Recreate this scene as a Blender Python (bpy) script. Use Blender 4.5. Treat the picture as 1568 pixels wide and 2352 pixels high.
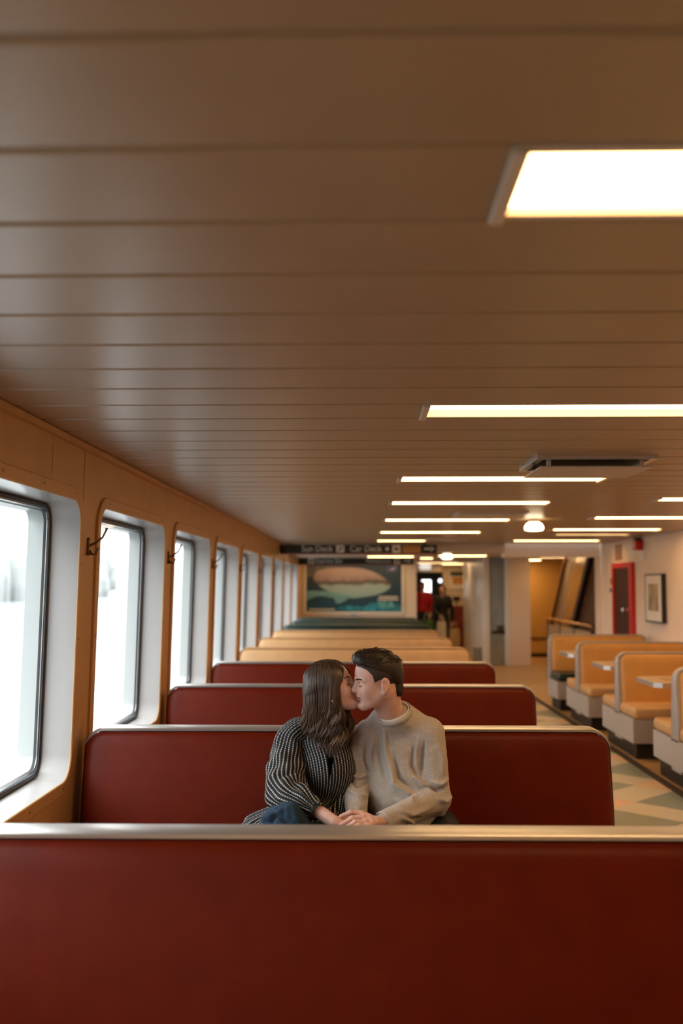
import bpy, bmesh, math, random
import numpy as np
from mathutils import Vector, Matrix
from mathutils.geometry import tessellate_polygon

for o in list(bpy.data.objects):
    bpy.data.objects.remove(o, do_unlink=True)
SC = bpy.context.scene
COL = SC.collection

# ------------------------------------------------------------------ camera
CAM_Z = 1.61
PITCH, YAW = math.radians(4.15), math.radians(1.10)
cam_d = bpy.data.cameras.new('camera')
cam = bpy.data.objects.new('camera', cam_d)
COL.objects.link(cam)
cam.location = (0, 0, CAM_Z)
cam.rotation_euler = (math.pi / 2 + PITCH, 0, YAW)
cam_d.sensor_fit = 'HORIZONTAL'
cam_d.sensor_width = 24.0
cam_d.lens = 35.0
cam_d.clip_start = 0.05
cam_d.clip_end = 6000
cam_d.dof.use_dof = True
cam_d.dof.focus_distance = 4.22
cam_d.dof.aperture_fstop = 1.7
SC.camera = cam

# ------------------------------------------------------------------ light
SC.view_settings.view_transform = 'Standard'
SC.view_settings.look = 'None'
SC.view_settings.gamma = 1.0
SC.view_settings.use_curve_mapping = False
SC.view_settings.exposure = 0.05
SKY = 3.4            # overcast sky, brightest overhead as overcast skies are
LAMP = 11.0            # radiance of the fluorescent diffusers
LAMP_COL = (1.0, 0.60, 0.26)
world = bpy.data.worlds.new('overcast_sky')
SC.world = world
world.use_nodes = True
wn, wl = world.node_tree.nodes, world.node_tree.links
wn.clear()
w_out = wn.new('ShaderNodeOutputWorld')
w_bg = wn.new('ShaderNodeBackground')
w_tc = wn.new('ShaderNodeTexCoord')
w_sx = wn.new('ShaderNodeSeparateXYZ')
w_m = wn.new('ShaderNodeMath'); w_m.operation = 'MULTIPLY_ADD'; w_m.use_clamp = False
w_mx = wn.new('ShaderNodeMath'); w_mx.operation = 'MAXIMUM'; w_mx.inputs[1].default_value = 0.0
wl.new(w_tc.outputs['Generated'], w_sx.inputs[0])
wl.new(w_sx.outputs['Z'], w_mx.inputs[0])
wl.new(w_mx.outputs[0], w_m.inputs[0])
w_m.inputs[1].default_value = 2.0 * SKY
w_m.inputs[2].default_value = SKY
wl.new(w_m.outputs[0], w_bg.inputs['Strength'])
w_bg.inputs['Color'].default_value = (0.96, 0.985, 1.0, 1)
wl.new(w_bg.outputs[0], w_out.inputs[0])
try:
    SC.cycles.use_denoising = True
    SC.cycles.denoiser = 'OPENIMAGEDENOISE'
    SC.cycles.max_bounces = 6
    SC.cycles.diffuse_bounces = 3
    SC.cycles.glossy_bounces = 3
    SC.cycles.use_adaptive_sampling = True
    SC.cycles.adaptive_threshold = 0.06
    SC.cycles.sample_clamp_indirect = 6.0
    SC.cycles.caustics_reflective = False
    SC.cycles.caustics_refractive = False
except Exception:
    pass

FPX = 35 / 24 * 1568
_fw = Vector((-math.sin(YAW) * math.cos(PITCH), math.cos(YAW) * math.cos(PITCH), math.sin(PITCH)))
_rt = Vector((math.cos(YAW), math.sin(YAW), 0))
_up = _rt.cross(_fw)


def pt(px, py, y):
    """world point seen at photo pixel (px, py) that lies y metres down the cabin"""
    r = _fw + _rt * ((px - 784) / FPX) - _up * ((py - 1176) / FPX)
    return Vector((0, 0, CAM_Z)) + r * (y / r.y)


# ------------------------------------------------------------------ materials
MATS = {}


def mat(name, col, rough=0.5, metal=0.0, var=0.0, scale=8.0, bump=0.0, bscale=60.0, spec=0.5, sheen=0.0,
        emit=None, estr=0.0, coat=0.0, stretch=None, sss=0.0):
    if name in MATS:
        return MATS[name]
    m = bpy.data.materials.new(name)
    m.use_nodes = True
    nt = m.node_tree
    b = nt.nodes['Principled BSDF']
    b.inputs['Base Color'].default_value = (*col, 1)
    b.inputs['Roughness'].default_value = rough
    b.inputs['Metallic'].default_value = metal
    b.inputs['Specular IOR Level'].default_value = spec
    if sheen:
        b.inputs['Sheen Weight'].default_value = sheen
    if coat:
        b.inputs['Coat Weight'].default_value = coat
        b.inputs['Coat Roughness'].default_value = 0.15
    if sss:
        b.inputs['Subsurface Weight'].default_value = sss
        b.inputs['Subsurface Radius'].default_value = (0.012, 0.005, 0.003)
        b.inputs['Subsurface Scale'].default_value = 1.0
    if emit:
        b.inputs['Emission Color'].default_value = (*emit, 1)
        b.inputs['Emission Strength'].default_value = estr
    src = None
    if var or bump:
        tc = nt.nodes.new('ShaderNodeTexCoord')
        src = tc.outputs['Object']
        if stretch:
            mp = nt.nodes.new('ShaderNodeMapping')
            mp.inputs['Scale'].default_value = stretch
            nt.links.new(src, mp.inputs['Vector'])
            src = mp.outputs[0]
    if var:
        n = nt.nodes.new('ShaderNodeTexNoise')
        n.inputs['Scale'].default_value = scale
        n.inputs['Detail'].default_value = 6
        nt.links.new(src, n.inputs['Vector'])
        r = nt.nodes.new('ShaderNodeValToRGB')
        r.color_ramp.elements[0].position = 0.3
        r.color_ramp.elements[1].position = 0.7
        r.color_ramp.elements[0].color = (*[max(0, c * (1 - var)) for c in col], 1)
        r.color_ramp.elements[1].color = (*[min(1, c * (1 + var)) for c in col], 1)
        nt.links.new(n.outputs['Fac'], r.inputs[0])
        nt.links.new(r.outputs[0], b.inputs['Base Color'])
    if bump:
        n2 = nt.nodes.new('ShaderNodeTexNoise')
        n2.inputs['Scale'].default_value = bscale
        n2.inputs['Detail'].default_value = 4
        nt.links.new(src, n2.inputs['Vector'])
        bp = nt.nodes.new('ShaderNodeBump')
        bp.inputs['Strength'].default_value = bump
        bp.inputs['Distance'].default_value = 0.004
        nt.links.new(n2.outputs['Fac'], bp.inputs['Height'])
        nt.links.new(bp.outputs[0], b.inputs['Normal'])
    MATS[name] = m
    return m


def node_mat(name, rough=0.5, spec=0.5):
    m = bpy.data.materials.new(name)
    m.use_nodes = True
    nt = m.node_tree
    b = nt.nodes['Principled BSDF']
    b.inputs['Roughness'].default_value = rough
    b.inputs['Specular IOR Level'].default_value = spec
    MATS[name] = m
    return m, nt, b


def glass_mat(name, tint=(0.97, 0.99, 0.985)):
    m = bpy.data.materials.new(name)
    m.use_nodes = True
    nt = m.node_tree
    nt.nodes.clear()
    o = nt.nodes.new('ShaderNodeOutputMaterial')
    t = nt.nodes.new('ShaderNodeBsdfTransparent'); t.inputs[0].default_value = (*tint, 1)
    g = nt.nodes.new('ShaderNodeBsdfGlossy'); g.inputs['Roughness'].default_value = 0.02
    f = nt.nodes.new('ShaderNodeFresnel'); f.inputs[0].default_value = 1.4
    mx = nt.nodes.new('ShaderNodeMixShader')
    nt.links.new(f.outputs[0], mx.inputs[0])
    nt.links.new(t.outputs[0], mx.inputs[1])
    nt.links.new(g.outputs[0], mx.inputs[2])
    nt.links.new(mx.outputs[0], o.inputs[0])
    MATS[name] = m
    return m


CEIL = mat('ceiling_paint', (0.335, 0.228, 0.13), 0.34, var=0.05, scale=3)
CEIL_GAP = mat('ceiling_void', (0.10, 0.06, 0.035), 0.8)
WALL_L = mat('wall_panel_tan', (0.62, 0.37, 0.17), 0.42, var=0.04, scale=5)
WALL_R = mat('wall_panel_cream', (0.84, 0.68, 0.55), 0.45, var=0.03, scale=4)
WHITE = mat('white_gloss_paint', (0.47, 0.465, 0.465), 0.2, var=0.02, scale=4)
WHITE_O = mat('white_hull_paint', (0.46, 0.49, 0.49), 0.3)
CLAMP = mat('dark_steel', (0.30, 0.34, 0.38), 0.25, metal=1.0)
WHITE_M = mat('white_paint', (0.78, 0.77, 0.76), 0.5)
RUBBER = mat('black_rubber', (0.012, 0.013, 0.016), 0.35)
STEEL = mat('brushed_steel', (0.62, 0.66, 0.70), 0.25, metal=1.0)
ALU = mat('aluminium_edge', (0.66, 0.64, 0.61), 0.34, metal=0.85)
BRONZE = mat('bronze_metal', (0.20, 0.125, 0.075), 0.3, metal=1.0)
BRASS = mat('brass', (0.62, 0.42, 0.2), 0.25, metal=1.0)
RED_V = mat('red_vinyl', (0.112, 0.0090, 0.0012), 0.4, var=0.10, scale=9, bump=0.12, bscale=260, spec=0.14)
TAN_V = mat('tan_vinyl', (0.66, 0.32, 0.075), 0.42, var=0.06, scale=8, bump=0.08, bscale=260)
TAN_B = mat('tan_bench_vinyl', (0.56, 0.33, 0.15), 0.42, var=0.06, scale=8, bump=0.08, bscale=260)
TAN_S = mat('tan_seat_vinyl', (0.66, 0.38, 0.16), 0.4, var=0.06, scale=8, bump=0.08, bscale=260)
TRIM_G = mat('grey_edge_trim', (0.46, 0.43, 0.41), 0.38, metal=0.25)
GRN_V = mat('green_vinyl', (0.006, 0.026, 0.022), 0.35, var=0.1, scale=8, bump=0.08, bscale=260)
LAMINATE = mat('grey_laminate', (0.50, 0.46, 0.43), 0.45, var=0.05, scale=20)
PLINTH = mat('dark_plinth', (0.022, 0.016, 0.013), 0.45)
BASE_G = mat('bench_base_grey', (0.20, 0.18, 0.165), 0.5)
DARK = mat('dark_paint', (0.012, 0.010, 0.009), 0.5)
GLASS = glass_mat('window_glass')


# ------------------------------------------------------------------ mesh helpers
class MB:
    def __init__(s):
        s.v, s.f, s.uv = [], [], None

    def add(s, vs, fs):
        n = len(s.v)
        s.v += [tuple(v) for v in vs]
        s.f += [tuple(i + n for i in f) for f in fs]
        return s

    def box(s, x0, x1, y0, y1, z0, z1):
        return s.add([(x0, y0, z0), (x1, y0, z0), (x1, y1, z0), (x0, y1, z0),
                      (x0, y0, z1), (x1, y0, z1), (x1, y1, z1), (x0, y1, z1)],
                     [(0, 3, 2, 1), (4, 5, 6, 7), (0, 1, 5, 4), (1, 2, 6, 5), (2, 3, 7, 6), (3, 0, 4, 7)])

    def rbox(s, x0, x1, y0, y1, z0, z1, r, seg=3):
        bm = bmesh.new()
        bmesh.ops.create_cube(bm, size=1)
        for v in bm.verts:
            v.co = Vector(((x0 + x1) / 2 + v.co.x * (x1 - x0), (y0 + y1) / 2 + v.co.y * (y1 - y0), (z0 + z1) / 2 + v.co.z * (z1 - z0)))
        bmesh.ops.bevel(bm, geom=list(bm.edges), offset=r, segments=seg, profile=0.5, affect='EDGES')
        bm.verts.index_update()
        s.add([v.co[:] for v in bm.verts], [[v.index for v in f.verts] for f in bm.faces])
        bm.free()
        return s

    def prism(s, poly, axis, a0, a1):
        """poly: 2D loop; axis 'x','y','z' = extrusion axis"""
        def p3(p, a):
            if axis == 'x': return (a, p[0], p[1])
            if axis == 'y': return (p[0], a, p[1])
            return (p[0], p[1], a)
        n = len(poly)
        vs = [p3(p, a0) for p in poly] + [p3(p, a1) for p in poly]
        fs = [(i, (i + 1) % n, n + (i + 1) % n, n + i) for i in range(n)]
        tri = tessellate_polygon([[Vector((p[0], p[1], 0)) for p in poly]])
        fs += [tuple(t) for t in tri] + [tuple(n + i for i in reversed(t)) for t in tri]
        return s.add(vs, fs)

    def loft(s, loops, closed=True, cap0=False, cap1=False):
        n = len(loops[0])
        base = len(s.v)
        for l in loops:
            s.v += [tuple(p) for p in l]
        for k in range(len(loops) - 1):
            a, b = base + k * n, base + (k + 1) * n
            for i in range(n if closed else n - 1):
                j = (i + 1) % n
                s.f.append((a + i, a + j, b + j, b + i))
        if cap0:
            s.f.append(tuple(base + i for i in reversed(range(n))))
        if cap1:
            s.f.append(tuple(base + (len(loops) - 1) * n + i for i in range(n)))
        return s

    def tube(s, pts, rad, n=8, cap=True, flat=1.0):
        pts = [Vector(p) for p in pts]
        if not hasattr(rad, '__len__'):
            rad = [rad] * len(pts)
        loops = []
        t0 = (pts[1] - pts[0]).normalized()
        ref = Vector((0, 0, 1)) if abs(t0.z) < 0.9 else Vector((1, 0, 0))
        u = t0.cross(ref).normalized()
        for i, p in enumerate(pts):
            t = (pts[min(i + 1, len(pts) - 1)] - pts[max(i - 1, 0)]).normalized()
            u = (u - t * u.dot(t))
            if u.length < 1e-6:
                u = t.orthogonal()
            u.normalize()
            w = t.cross(u)
            loops.append([p + (u * math.cos(a) + w * math.sin(a) * flat) * rad[i] for a in [2 * math.pi * k / n for k in range(n)]])
        return s.loft(loops, True, cap, cap)

    def lathe(s, prof, c=(0, 0, 0), n=20, axis='z'):
        loops = []
        for r, h in prof:
            l = []
            for k in range(n):
                a = 2 * math.pi * k / n
                q = (r * math.cos(a), r * math.sin(a), h)
                if axis == 'y': q = (q[0], q[2], q[1])
                if axis == 'x': q = (q[2], q[0], q[1])
                l.append((c[0] + q[0], c[1] + q[1], c[2] + q[2]))
            loops.append(l)
        return s.loft(loops, True, True, True)

    def mesh(s, name, material=None, smooth=False, auto=None, fix=True):
        me = bpy.data.meshes.new(name)
        me.from_pydata(s.v, [], s.f)
        if fix:
            bm = bmesh.new(); bm.from_mesh(me)
            bmesh.ops.recalc_face_normals(bm, faces=bm.faces)
            bm.to_mesh(me); bm.free()
        if material:
            me.materials.append(material)
        if smooth:
            for p in me.polygons:
                p.use_smooth = True
            if auto:
                try:
                    me.set_sharp_from_angle(angle=math.radians(auto))
                except Exception:
                    pass
        me.update()
        return me


def link(name, me, parent=None, loc=None):
    o = bpy.data.objects.new(name, me)
    COL.objects.link(o)
    if parent is not None:
        o.parent = parent
    if loc is not None:
        o.location = loc
    return o


def part(root, name, mb, material, smooth=False, auto=None, world=False, label=None):
    """one mesh under its thing; world=True when the vertices are given in cabin coordinates"""
    me = mb if isinstance(mb, bpy.types.Mesh) else mb.mesh(name, material, smooth, auto)
    o = link(name, me, root)
    if world:
        p, off = root, Vector((0, 0, 0))
        while p is not None:
            off += p.location
            p = p.parent
        o.location = -off
    if label:
        o['label'] = label
    return o


def tag(o, label, cat, group=None):
    o['label'] = label
    o['category'] = cat
    if group:
        o['group'] = group
    return o


def thing(name, label, cat, loc=(0, 0, 0), group=None, rz=0.0):
    o = bpy.data.objects.new(name, None)
    o.empty_display_size = 0.1
    COL.objects.link(o)
    o.location = loc
    o.rotation_euler = (0, 0, rz)
    return tag(o, label, cat, group)


def struct(name, mb, material, smooth=False, auto=None):
    me = mb if isinstance(mb, bpy.types.Mesh) else mb.mesh(name, material, smooth, auto)
    o = link(name, me)
    o['kind'] = 'structure'
    return o


def copy_tree(o, parent=None):
    c = o.copy()
    COL.objects.link(c)
    c.parent = parent
    for ch in list(o.children):
        copy_tree(ch, c)
    return c


def rrect(a0, a1, b0, b1, r, n=7):
    """rounded rectangle loop in 2D, counter-clockwise"""
    out = []
    for cx, cy, s in ((a1 - r, b0 + r, -90), (a1 - r, b1 - r, 0), (a0 + r, b1 - r, 90), (a0 + r, b0 + r, 180)):
        for k in range(n + 1):
            a = math.radians(s + 90 * k / n)
            out.append((cx + r * math.cos(a), cy + r * math.sin(a)))
    return out


def text_mesh(body, size, material, name='lettering', extrude=0.0008, align='LEFT', sx=1.0):
    cu = bpy.data.curves.new(name, 'FONT')
    cu.body = body
    cu.size = size
    cu.extrude = extrude
    cu.align_x = align
    cu.align_y = 'CENTER'
    cu.resolution_u = 3
    ob = bpy.data.objects.new(name, cu)
    COL.objects.link(ob)
    dg = bpy.context.evaluated_depsgraph_get()
    me = bpy.data.meshes.new_from_object(ob.evaluated_get(dg))
    bpy.data.objects.remove(ob, do_unlink=True)
    bpy.data.curves.remove(cu)
    me.transform(Matrix.Diagonal((sx, 1, 1, 1)))
    me.materials.clear()
    me.materials.append(material)
    return me
# ================================================================== THE CABIN
CZ = 2.255                       # slatted ceiling
CZ2 = 2.15                       # lower ceiling further aft
XR = 3.84                        # right-hand wall
Y_SOFFIT = 15.95
Y_BACK = -3.6


def xl(z):                       # the ship's side leans in a little towards the top
    return -1.283 - 0.024 * (1.98 - z)


# ---------------- floor: plain sheet + inlaid vinyl tiles in the aisle
FLOOR = mat('amber_floor_sheet', (0.52, 0.31, 0.125), 0.38, var=0.10, scale=5)
T_GRN = mat('sage_tile', (0.235, 0.265, 0.21), 0.34, var=0.06, scale=14)
T_CRM = mat('cream_tile', (0.60, 0.53, 0.40), 0.34, var=0.05, scale=14)
T_PCH = mat('peach_tile', (0.72, 0.46, 0.27), 0.34, var=0.05, scale=14)
floor = struct('floor', MB().box(-1.6, 5.2, Y_BACK - .2, 33, -0.12, 0), FLOOR)


def clip_poly(poly, axis, val, keep_less):
    out = []
    n = len(poly)
    for i in range(n):
        a, b = poly[i], poly[(i + 1) % n]
        ia = (a[axis] <= val) == keep_less
        ib = (b[axis] <= val) == keep_less
        if ia:
            out.append(a)
        if ia != ib:
            t = (val - a[axis]) / (b[axis] - a[axis])
            out.append((a[0] + (b[0] - a[0]) * t, a[1] + (b[1] - a[1]) * t))
    return out


X0T, X1T, YT0, YT1 = 1.165, 2.425, 0.6, 15.9
PER = X1T - X0T
S2 = math.sqrt(0.5)
pitch = PER * S2
big, small = pitch * 0.63, pitch * 0.37
for iu in range(-30, 31):
    for iv in range(-30, 31):
        uc, vc = iu * pitch, iv * pitch
        for du, dv, hu, hv, m in ((0, 0, big, big, T_GRN), (pitch / 2, 0, small, big, T_CRM),
                                  (0, pitch / 2, big, small, T_CRM), (pitch / 2, pitch / 2, small, small, T_PCH)):
            g = 0.0012
            q = [(uc + du + a * (hu / 2 - g), vc + dv + b * (hv / 2 - g)) for a, b in ((-1, -1), (1, -1), (1, 1), (-1, 1))]
            poly = [(X1T + (u + v) * S2, 7.54 + (u - v) * S2) for u, v in q]
            if max(p[1] for p in poly) < YT0 or min(p[1] for p in poly) > YT1 or max(p[0] for p in poly) < X0T or min(p[0] for p in poly) > X1T:
                continue
            for ax, val, less in ((0, X1T, True), (0, X0T, False), (1, YT1, True), (1, YT0, False)):
                poly = clip_poly(poly, ax, val, less)
                if len(poly) < 3:
                    break
            if len(poly) < 3:
                continue
            ar = abs(sum(poly[i][0] * poly[(i + 1) % len(poly)][1] - poly[(i + 1) % len(poly)][0] * poly[i][1] for i in range(len(poly)))) / 2
            if ar < 0.0006:
                continue
            part(floor, 'floor_tile', MB().prism(poly, 'z', 0.0, 0.003), m)
# ribbed dark threshold strip between aisle and booths
strip = tag(link('threshold_strip', None), 'long dark ribbed rubber strip along the booth side of the aisle', 'floor strip')
STRIP_M = mat('ribbed_rubber', (0.060, 0.042, 0.028), 0.5)
part(strip, 'strip_base', MB().box(2.428, 2.498, 0.6, 15.9, 0, 0.005), STRIP_M)
for k in range(7):
    part(strip, 'rib', MB().box(2.432 + k * 0.0095, 2.437 + k * 0.0095, 0.6, 15.9, 0.005, 0.009), STRIP_M)

# ---------------- ceiling: backing + slats, lights let into single slat rows
ceiling = struct('ceiling', MB().box(-1.6, 4.0, Y_BACK - .2, Y_SOFFIT + .05, CZ + 0.035, CZ + 0.13), CEIL_GAP)
SLAT, SL0 = 0.3018, 1.131
LX0, LX1, RX0, RX1, SX1 = 0.225, 1.505, 2.235, 3.545, 0.99
lit = {0: 'R', 1: 'L', 7: 'R', 8: 'L', 14: 'R', 16: 'L', 21: 'R', 22: 'L', 28: 'R', 29: 'L', 35: 'R', 37: 'L', 39: 'D', 45: 'SR'}
_slat_cache = {}


def slat_mesh(x0, x1):
    key = (round(x0, 3), round(x1, 3))
    if key not in _slat_cache:
        w = SLAT / 2
        prof = [(-w + .004, .03), (-w + .004, .009), (-w + .007, .003), (-w + .013, 0.0), (w - .013, 0.0), (w - .007, .003), (w - .004, .009), (w - .004, .03)]
        _slat_cache[key] = MB().prism(prof, 'x', x0, x1).mesh('ceiling_slat', CEIL)
    return _slat_cache[key]


def lamp_at(k):
    return SL0 + SLAT * (k + 0.5)


k0 = int((Y_BACK - SL0) / SLAT) - 1
for k in range(k0, 50):
    yc = lamp_at(k)
    if yc + SLAT / 2 > Y_SOFFIT + 0.05:
        break
    kind = lit.get(k, '')
    cuts = []
    if 'L' in kind: cuts.append((LX0, LX1))
    if 'S' in kind: cuts.append((LX0, SX1))
    if 'R' in kind: cuts.append((RX0, RX1))
    if 'D' in kind: cuts.append((2.50, 3.50))
    xs = -1.33
    for a, b in cuts + [(XR + 0.05, None)]:
        link('ceiling_slat', slat_mesh(xs, a), ceiling, (0, yc, CZ))
        xs = b

# lights
_em = {}


def emit_mat(s):
    if s not in _em:
        _em[s] = mat('lamp_diffuser_%03d' % int(s * 100), (0.9, 0.85, 0.75), 0.4, emit=LAMP_COL, estr=s)
    return _em[s]


LFRAME = mat('lamp_frame', (0.58, 0.48, 0.38), 0.35)


def make_light(k, x0, x1, strength, recess, label, group):
    yc = lamp_at(k)
    r = thing('ceiling_light', label, 'ceiling light', ((x0 + x1) / 2, yc, CZ), group)
    hw, hy = (x1 - x0) / 2, SLAT / 2 - 0.004
    # housing that fills the missing slat
    fr = MB()
    fr.box(-hw + .001, hw - .001, -hy, -hy + .022, 0.0, 0.034)
    fr.box(-hw + .001, hw - .001, hy - .022, hy, 0.0, 0.034)
    part(r, 'frame', fr, LFRAME)
    for s in (-1, 1):
        a, b = sorted((s * (hw - .001), s * (hw - .028)))
        part(r, 'end_cap', MB().rbox(a, b, -hy + .001, hy - .001, -0.012, 0.03, 0.005, 2), LFRAME)
    iy = hy - .022
    if recess > 0.06:
        hs = MB()
        hs.add([(-hw + .03, -iy, 0.001), (hw - .03, -iy, 0.001), (hw - .03, -iy, recess), (-hw + .03, -iy, recess),
                (-hw + .03, iy, 0.001), (hw - .03, iy, 0.001), (hw - .03, iy, recess), (-hw + .03, iy, recess)],
               [(0, 1, 2, 3), (7, 6, 5, 4), (0, 3, 7, 4), (1, 5, 6, 2)])
        part(r, 'housing', hs, LFRAME)
    part(r, 'diffuser', MB().box(-hw + .028, hw - .028, -iy, iy, recess + 0.002, recess + .006), emit_mat(strength))
    return r


GL = 'fluorescent lights in the slatted ceiling'
LAB_L = {1: 'big bright square-edged light panel nearest the camera, top right of the ceiling',
         8: 'long recessed ceiling light with amber inner side, second from the camera',
         16: 'long ceiling light just beyond the large square air vent',
         22: 'long ceiling light between the large vent and the second vent',
         29: 'long ceiling light just beyond the second flat vent',
         37: 'sixth long ceiling light in the row above the benches',
         }
LAB_R = {21: 'nearest visible ceiling light of the right row, cut by the frame edge',
         28: 'second visible ceiling light of the right row, above the booths',
         35: 'third ceiling light of the right row, beside the globe lamp',
         45: 'farthest ceiling light of the right row, before the stair opening',
         14: 'right row ceiling light out of view above the near aisle', 7: 'right row ceiling light beside the recessed amber one, out of view', 0: 'right row ceiling light beside the nearest panel, out of view',
         }
for k, kind in lit.items():
    if 'L' in kind:
        make_light(k, LX0, LX1, LAMP, {1: 0.012, 8: 0.028}.get(k, 0.0), LAB_L[k], GL)
    if 'S' in kind:
        make_light(k, LX0, SX1, LAMP, 0.0, 'short ceiling light right above the hanging deck sign', GL)
    if 'R' in kind:
        make_light(k, RX0, RX1, LAMP, 0.0, LAB_R[k], GL)
    if 'D' in kind:
        make_light(k, 2.50, 3.50, LAMP * 0.16, 0.0, 'dim amber ceiling light between two brighter ones on the right', GL)

# soffit and lower ceiling aft
SOFF = mat('soffit_paint', (0.66, 0.56, 0.46), 0.45)
struct('ceiling_lower', MB().box(-1.6, 5.2, Y_SOFFIT + .36, 33, CZ2, CZ2 + 0.12), SOFF)
struct('trim_soffit', MB().box(-1.6, 2.30, Y_SOFFIT, Y_SOFFIT + .36, 2.12, CZ + .13), SOFF)
struct('trim_beam', MB().box(2.30, 5.2, Y_SOFFIT + .1, Y_SOFFIT + .36, 2.045, CZ + .13), WALL_R)

# ---------------- left wall with windows
PIL0, PILS = 4.685, 1.965
WZ0, WZ1 = 0.745, 1.985
wall_left = MB()
ys = [PIL0 + PILS * k for k in range(-4, 9)]
y_end = 21.7


def quad_w(y0, y1, z0, z1, d=0.0):
    return [(xl(z0) + d, y0, z0), (xl(z0) + d, y1, z0), (xl(z1) + d, y1, z1), (xl(z1) + d, y0, z1)]


wall_left.add(quad_w(Y_BACK - .2, ys[0], 0, CZ + .1), [(0, 1, 2, 3)])
wall_left.add(quad_w(ys[-1], y_end, 0, CZ + .1), [(0, 1, 2, 3)])
for k in range(len(ys) - 1):
    ya, yb = ys[k], ys[k + 1]
    hole = rrect(ya + .175, yb - .175, WZ0, WZ1, 0.105)
    outer = [(ya, 0), (yb, 0), (yb, CZ + .1), (ya, CZ + .1)]
    tri = tessellate_polygon([[Vector((*p, 0)) for p in outer], [Vector((*p, 0)) for p in hole]])
    allp = outer + hole
    wall_left.add([(xl(p[1]), p[0], p[1]) for p in allp], tri)
wl_o = struct('wall_left', wall_left, WALL_L)
SEAM = mat('panel_seam', (0.25, 0.13, 0.06), 0.6)
# narrow cover strips / seams of the upper wall panels
for k in range(-1, 8):
    for dy in (-0.14, 0.0, -0.62):
        yy = PIL0 + PILS * k + dy + 0.02
        if dy == 0.0:
            continue
        part(wl_o, 'panel_joint', MB().add(quad_w(yy, yy + .004, WZ1 + .07 if dy < -.3 else WZ1 - .02, CZ, 0.0012), [(0, 1, 2, 3)]), SEAM)
struct('trim_1', MB().box(xl(CZ) - .02, xl(CZ) + .028, Y_BACK, Y_SOFFIT, CZ - .028, CZ - .003), WALL_L)

wn_i = 0
_win_me = None
for k in range(len(ys) - 1):
    ya, yb = 0 + .175, PILS - .175
    wn_i += 1
    w = bpy.data.objects.new('window_%d' % wn_i, None)
    COL.objects.link(w)
    w['kind'] = 'structure'
    w.location = (0, ys[k], 0)
    if _win_me is None:
        def lp(grow, d, r=0.105, g2=None):
            g2 = grow if g2 is None else g2
            return [(xl(p[1]) + d, p[0], p[1]) for p in rrect(ya - grow, yb + grow, WZ0 - g2, WZ1 + g2, r + grow)]
        tr = MB().loft([lp(.058, -.002), lp(.058, .010), lp(.054, .013), lp(.004, .013), lp(0, .009), lp(0, -.01)])
        rv = MB().loft([lp(0.0005, .008), lp(-.004, -.02), lp(-.012, -.125), lp(-.03, -.132)])
        gk = MB().loft([lp(-.012, -.124), lp(-.022, -.118), lp(-.032, -.124), lp(-.034, -.132), lp(-.012, -.132)])
        st = MB().loft([lp(-.030, -.128), lp(-.033, -.123), lp(-.040, -.124), lp(-.043, -.134)])
        pn = MB()
        lo = lp(-.036, -.130)
        pn.v = lo
        pn.f = [tuple(range(len(lo)))]
        ex = MB().loft([lp(-.03, -.134), lp(-.048, -.145), lp(-.048, -.215), lp(0.12, -.225)])
        _win_me = [('trim_ring', tr.mesh('trim_ring', WALL_L, True, 30)), ('reveal', rv.mesh('reveal', WHITE, True, 30)),
                   ('gasket', gk.mesh('gasket', RUBBER, True, 40)), ('clamp_ring', st.mesh('clamp_ring', CLAMP, True, 40)),
                   ('pane', pn.mesh('pane', GLASS)), ('outer_reveal', ex.mesh('outer_reveal', WHITE_O, True, 30))]
        sc = MB().lathe([(.0001, .0145), (.0045, .0145), (.0055, .0128), (.0055, .008)], n=8, axis='x').mesh('screw', BRONZE)
    for nm, me in _win_me:
        link(nm, me, w)
    if 2 <= k <= 6:
        for yy, zz in [(ya + .15, WZ1 + .03), (ya + .6, WZ1 + .03), (yb - .55, WZ1 + .03), (yb - .1, WZ1 + .03), (yb + .03, WZ1 - .28), (yb + .03, 1.36), (ya - .03, 1.36),
                       (yb - .1, WZ0 - .03), (yb - .55, WZ0 - .03), (ya - .03, WZ1 - .3)]:
            link('screw', sc, w, (xl(zz), yy, zz))

# coat hooks on the pillars
hook_src = None
HL = {0: 'bronze double coat hook on the pillar between the two nearest windows',
      1: 'coat hook on the second pillar, between second and third windows',
      2: 'coat hook on the third pillar from the camera', 3: 'coat hook on the fourth pillar from the camera',
      4: 'coat hook on the fifth pillar from the camera', 5: 'coat hook on the sixth pillar, farthest one that shows'}
for k in range(6):
    loc = (xl(1.80), PIL0 + PILS * k - .012, 1.80)
    if hook_src is None:
        h = thing('coat_hook', HL[k], 'coat hook', loc, 'coat hooks on the window pillars')
        part(h, 'base_plate', MB().rbox(0.0, .012, -.014, .014, -.055, .03, .005, 2), BRONZE, True, 40)
        part(h, 'upper_prong', MB().tube([(.008, 0, -.01), (.035, 0, .004), (.07, 0, .03), (.085, 0, .06), (.09, 0, .075)], [.007, .006, .005, .005, .008], 8), BRONZE, True, 50)
        part(h, 'lower_prong', MB().tube([(.008, 0, -.03), (.022, 0, -.05), (.038, 0, -.05), (.046, 0, -.03), (.048, 0, -.018)], [.007, .006, .005, .005, .007], 8), BRONZE, True, 50)
        hook_src = h
    else:
        h = copy_tree(hook_src)
        h.location = loc
        h['label'] = HL[k]

# ---------------- right wall, back wall, aft walls
wr = MB().box(XR, XR + .12, Y_BACK, Y_SOFFIT + .25, 0, CZ + .1)
wr_o = struct('wall_right', wr, WALL_R)
struct('wall_back', MB().box(-1.6, 4.0, Y_BACK - .15, Y_BACK, 0, CZ + .1), WALL_R)
struct('baseboard_right', MB().box(XR - .012, XR, Y_BACK, Y_SOFFIT + .2, 0, .1), PLINTH)
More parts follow.
